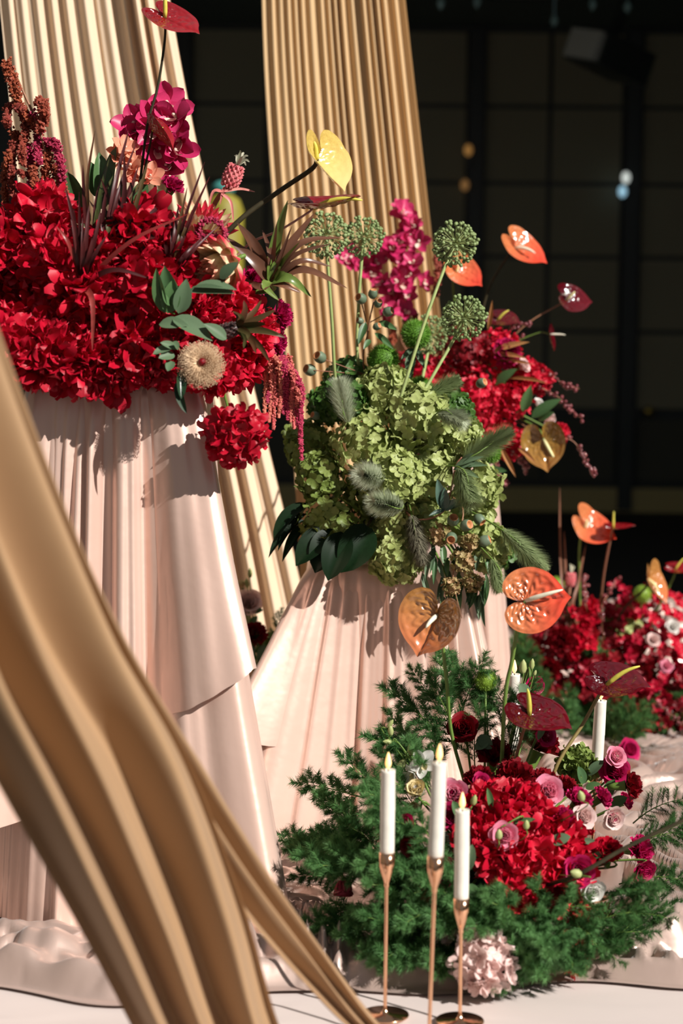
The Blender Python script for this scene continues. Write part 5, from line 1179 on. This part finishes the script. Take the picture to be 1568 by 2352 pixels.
for px, py, mt, lab in ((1500,1470,BLUSH,'pale pink bloom among the red orchids far back'),(1545,1440,WHITE,'white bloom on the satin heap behind red orchids'),(1530,1530,PINK,'small pink bud at the sunny side of the red orchids'),(1240,1450,WHITE,'white bloom behind the orange red anthurium')):
    rose('lisianthus', lab, 'flower', None, P(px,py,5.05 if px > 1300 else 5.2), V(.1,.3,.9), .017, mt, None, E.c)
anthurium('orange anthurium gleaming white on a tall green stem far back', None, (1342,1212), 92, (.22,.60,.76), (.86,-.34,.2), 5.05, AN_ORG, [(1332,1245,5.06),(1330,1330,5.1),(1335,1500,5.2)], (.2,.8,.5), .25, lobe=.55, cup=.2, relief=.02, sr=.003)
anthurium('narrow dark red anthurium in profile with an upright yellow spadix', None, (1408,1212), 62, (-.05,.97,.2), (.9,-.4,.1), 5.02, AN_RED, [(1402,1235,5.03),(1385,1330,5.08),(1375,1450,5.15),(1375,1560,5.22)], (.02,1,.1), .62, STEM_R, spx_mat=SPX_Y, cup=.1, sr=.0028)
anthurium('folded orange anthurium leaning over the satin heap', None, (1488,1330), 86, (.72,.45,.5), (.55,-.82,.1), 5.0, AN_CREAM if False else AN_BRN, [(1480,1352,5.02),(1420,1420,5.08),(1390,1560,5.2)], (.5,-.7,.5), .5, STEM_D, lobe=.4, fold=.2, spx_mat=SPX, sr=.0028)
anthurium('dark red anthurium cut by the frame behind the folded orange one', None, (1550,1308), 62, (.05,.92,.35), (.95,-.15,.2), 5.1, AN_RED, [(1545,1330,5.1),(1500,1420,5.15),(1460,1550,5.2)], (.6,.78,.1), .55, spx_mat=SPX_Y)
t = thing('cordyline', 'thin bronze blades standing behind the orange red anthurium', 'leaves', E.c)
for x0, y0, x1, y1, x2, y2 in ((1310,1420,1288,1300,1285,1120),(1312,1420,1300,1320,1295,1220),(1320,1420,1330,1330,1345,1250),(1300,1420,1265,1360,1255,1300)):
    ribbon(t, [E.c+Vector((0,-.05,.10)), P(x0,y0,5.05), P(x1,y1,5.05), P(x2,y2,5.05)], .012, petal('blade_bronze', (.16,.07,.04), (.22,.09,.05), .4, .1), (.2,.1,1))
mini_pineapple('tiny pink pineapple bloom behind the orange red anthurium', (1308,1345), (1312,1315), 11, 5.05, PINE, CRWN, [(1308,1295,5.05),(1316,1298,5.05),(1320,1304,5.05)], [(1305,1400,5.06),(1310,1480,5.15)], .005)
for i, pts in enumerate((((1380,1420),(1400,1360),(1420,1325)), ((1350,1410),(1345,1360),(1342,1322)), ((1240,1650),(1280,1620),(1305,1605)), ((1500,1615),(1540,1640),(1562,1662)))):
    twig_berries('glossy dark berry twig in the back floor arrangement', 'berry twigs of the back floor arrangement', [E.c]+[P(x_, y_, 5.0 if i != 2 else 4.95) for x_, y_ in pts], 24, .0045, BER, STEM_R, seed=50+i)
# ---------------- F: flowers between the two front plinths
FC = Vector((FCX, FCY, .009))
t0 = thing('flower_dish', 'dark dish on the floor between the two nearer plinths', 'dish', FC)
part(t0, 'bowl', MB().lathe([(0,0),(.045,0),(.056,.03),(.06,.06),(.056,.06),(0,.03)], 28, FC).mesh('bowl', DISH))
FT = FC+Vector((0,0,.12)); FD = 4.46
rose('rose', 'blush rose before the cream curtain between the nearer plinths', 'rose', None, P(572,1383,FD), V(.2,.3,.9), .028, BLUSH, None, FT)
rose('rosebud', 'half open pale bud on the stalk above the blush rose', 'flower', None, P(553,1342,FD), V(-.2,.8,.4), .013, BLUSH, CREAMY, FT, .4)
budsprig('thin green buds on upright stalks above the blush rose', [(575,1450,FD),(570,1380,FD)], [(574,1328,FD,24,11,(0,1,.1)),(568,1350,FD,22,11,(-.1,1,.1))], FT)
carnation('carnation', 'dark crimson carnation below the blush rose between plinths', 'carnation', None, P(586,1452,FD-.03), V(.1,.5,.8), .027, DRED, FT)
for px, py, lab in ((585,1600,'dark red carnation deep in the gap between plinths'),(568,1640,'dark red carnation half hidden behind the satin overlay'),(578,1700,'lowest dark red carnation in the gap between plinths')):
    carnation('carnation', lab, 'carnation', None, P(px,py,FD-.05), V(.1,.3,.9), .021, DRED if py < 1650 else RED, FT)
pos = P(634,1492,FD+.03); hydrangea('green_hydrangea', 'yellow green hydrangea head in the gap between the nearer plinths', 'hydrangea', None, pos, V(0,.4,.9), .034, GRN_M, 44, .014, FT)
t = thing('leaf_sprig', 'drooping green leaves in the gap between the nearer plinths', 'leaves', FT)
for i in range(34):
    x = rng.uniform(545,640); y = rng.uniform(1480,1640); leaf_px(t, (x,y,FD-.04), (x+rng.uniform(-22,22), y+rng.uniform(25,60), FD-.05), rng.uniform(10,18), LEAF if rng.random() < .6 else LEAF_G, (rng.uniform(-.7,.7),.4,1))
for a, b in (((580,1405),(603,1400)),((570,1410),(555,1400)),((585,1440),(600,1430)),((575,1435),(590,1415))): leaf_px(t, a+(FD,), b+(FD-.01,), 16, LEAF, (0,.5,1), 'oval')
stem_part(t, [FT, P(590,1480,FD)], .002, .002, STEM)
for px, py, dx in ((640,1440,.2),(600,1490,-.2),(560,1520,-.3)): fern('small green fern sprig between the nearer plinths', 'fern sprigs between the nearer plinths', (px,py+40,FD), (dx,.9,.3), .08, 2)
# ---------------- background objects
yc = 8.6; xc = zx(30,1200,yc)[1]; zc = 2.42; zr = zx(-40,1200,yc)[0]
ch = thing('chandelier', 'crystal chandelier glimpsed under the dark ceiling', 'chandelier', (xc,yc,zr))
ztopc = wallz(60)
part(ch, 'ring', MB().tube([(xc+.42*math.cos(a*math.pi/16), yc+.42*math.sin(a*math.pi/16), zr) for a in range(33)], .012, 6).mesh('ring', RAIL))
part(ch, 'rod', MB().tube([(xc,yc,zr),(xc,yc,zr+.6)], .01, 6).mesh('rod', RAIL)); part(ch, 'arm', MB().tube([(xc-.42,yc,zr),(xc+.42,yc,zr)], .008, 6).mesh('arm', RAIL))
CRY = plain('crystal', (.35,.6,.62), .1, .3, spec=1.0)
for px, py in ((1012,8),(1272,47),(1440,16),(1095,5),(1360,10)):
    z_, x_ = zx(py, px, yc-.1); mbc = MB(); mbc.octa((x_, yc-.1, z_), .022, 1.3); mbc.tube([(x_,yc-.1,z_),(x_,yc-.1,zr)], .0015, 4); part(ch, 'crystal', mbc.mesh('crystal', CRY, False))
yc = 9.2; z1, x1 = zx(105,1355,yc)
pj = thing('projector', 'dark projector with a pale grey side hung under the ceiling', 'projector', (x1,yc,z1))
Mx = Matrix.Translation((x1,yc,z1)) @ Matrix.Rotation(R_(18), 4, 'Y') @ Matrix.Rotation(R_(38), 4, 'Z')
part(pj, 'housing', MB().box((-.02,-.12,-.08), (.30,.12,.07)).mesh('housing', RAIL, False), Mx)
part(pj, 'lens_face', MB().box((-.05,-.10,-.07), (-.02,.10,.06)).mesh('lens_face', plain('pale_grey', (.42,.46,.44), .6), False), Mx)
part(pj, 'mount', MB().box((.1,-.02,.06), (.14,.02,.7)).mesh('mount', RAIL, False), Mx)
def wall_lamp(label, px, pys, col, st):
    z0, x0 = zx(pys[0], px, WD-.12); t = thing('wall_lamp', label, 'lamp', (x0, WD-.12, z0))
    for i, py in enumerate(pys):
        z_, x_ = zx(py, px-(i*8 if len(pys) > 1 else 0), WD-.12)
        part(t, 'bulb', MB().ball((x_, WD-.12, z_), .022, 10, 8, 1.4).mesh('bulb', plain('bulb_'+label[:6].replace(' ', '_')+str(i), col[i], .4, emit=(col[i], st))))
    part(t, 'bracket', MB().box((x0-.012, WD-.11, z0-.1), (x0+.012, WD-.03, z0+.03)).mesh('bracket', RAIL, False))
wall_lamp('pale twin bulb lamp fixed on the dark wall', 1437, (408,440), ((.7,.75,.7),(.35,.6,.75)), .9)
wall_lamp('amber twin bulb lamp fixed on the dark wall', 1075, (345,425), ((.45,.22,.06),(.3,.15,.05)), .5)
z_, x_ = zx(945,1490,WD-.05); solo('door_knob', MB().ball((x_,WD-.05,z_), .03, 12, 8).mesh('door_knob', plain('brass', (.55,.42,.12), .3, 1)), 'small brass knob on the lower rail of the dark wall', 'knob')
yc = 7.2; xk = zx(500,512,yc)[1]; zk = zx(445,512,yc)[0]; kb = thing('column_stand', 'yellow column with a teal cap glimpsed between the two curtains', 'column', (xk,yc,-.012))
part(kb, 'column', MB().lathe([(0,-.012),(.075,-.012),(.075,zk-.06),(.06,zk-.02),(.03,zk)], 24, (xk,yc,0)).mesh('column', plain('yellow_paint', (.20,.17,.015), .6)))
part(kb, 'cap', MB().lathe([(.03,zk),(.042,zk+.005),(.042,zk+.03),(.02,zk+.045),(0,zk+.045)], 20, (xk,yc,0)).mesh('cap', plain('teal_paint', (.05,.22,.2), .4)))
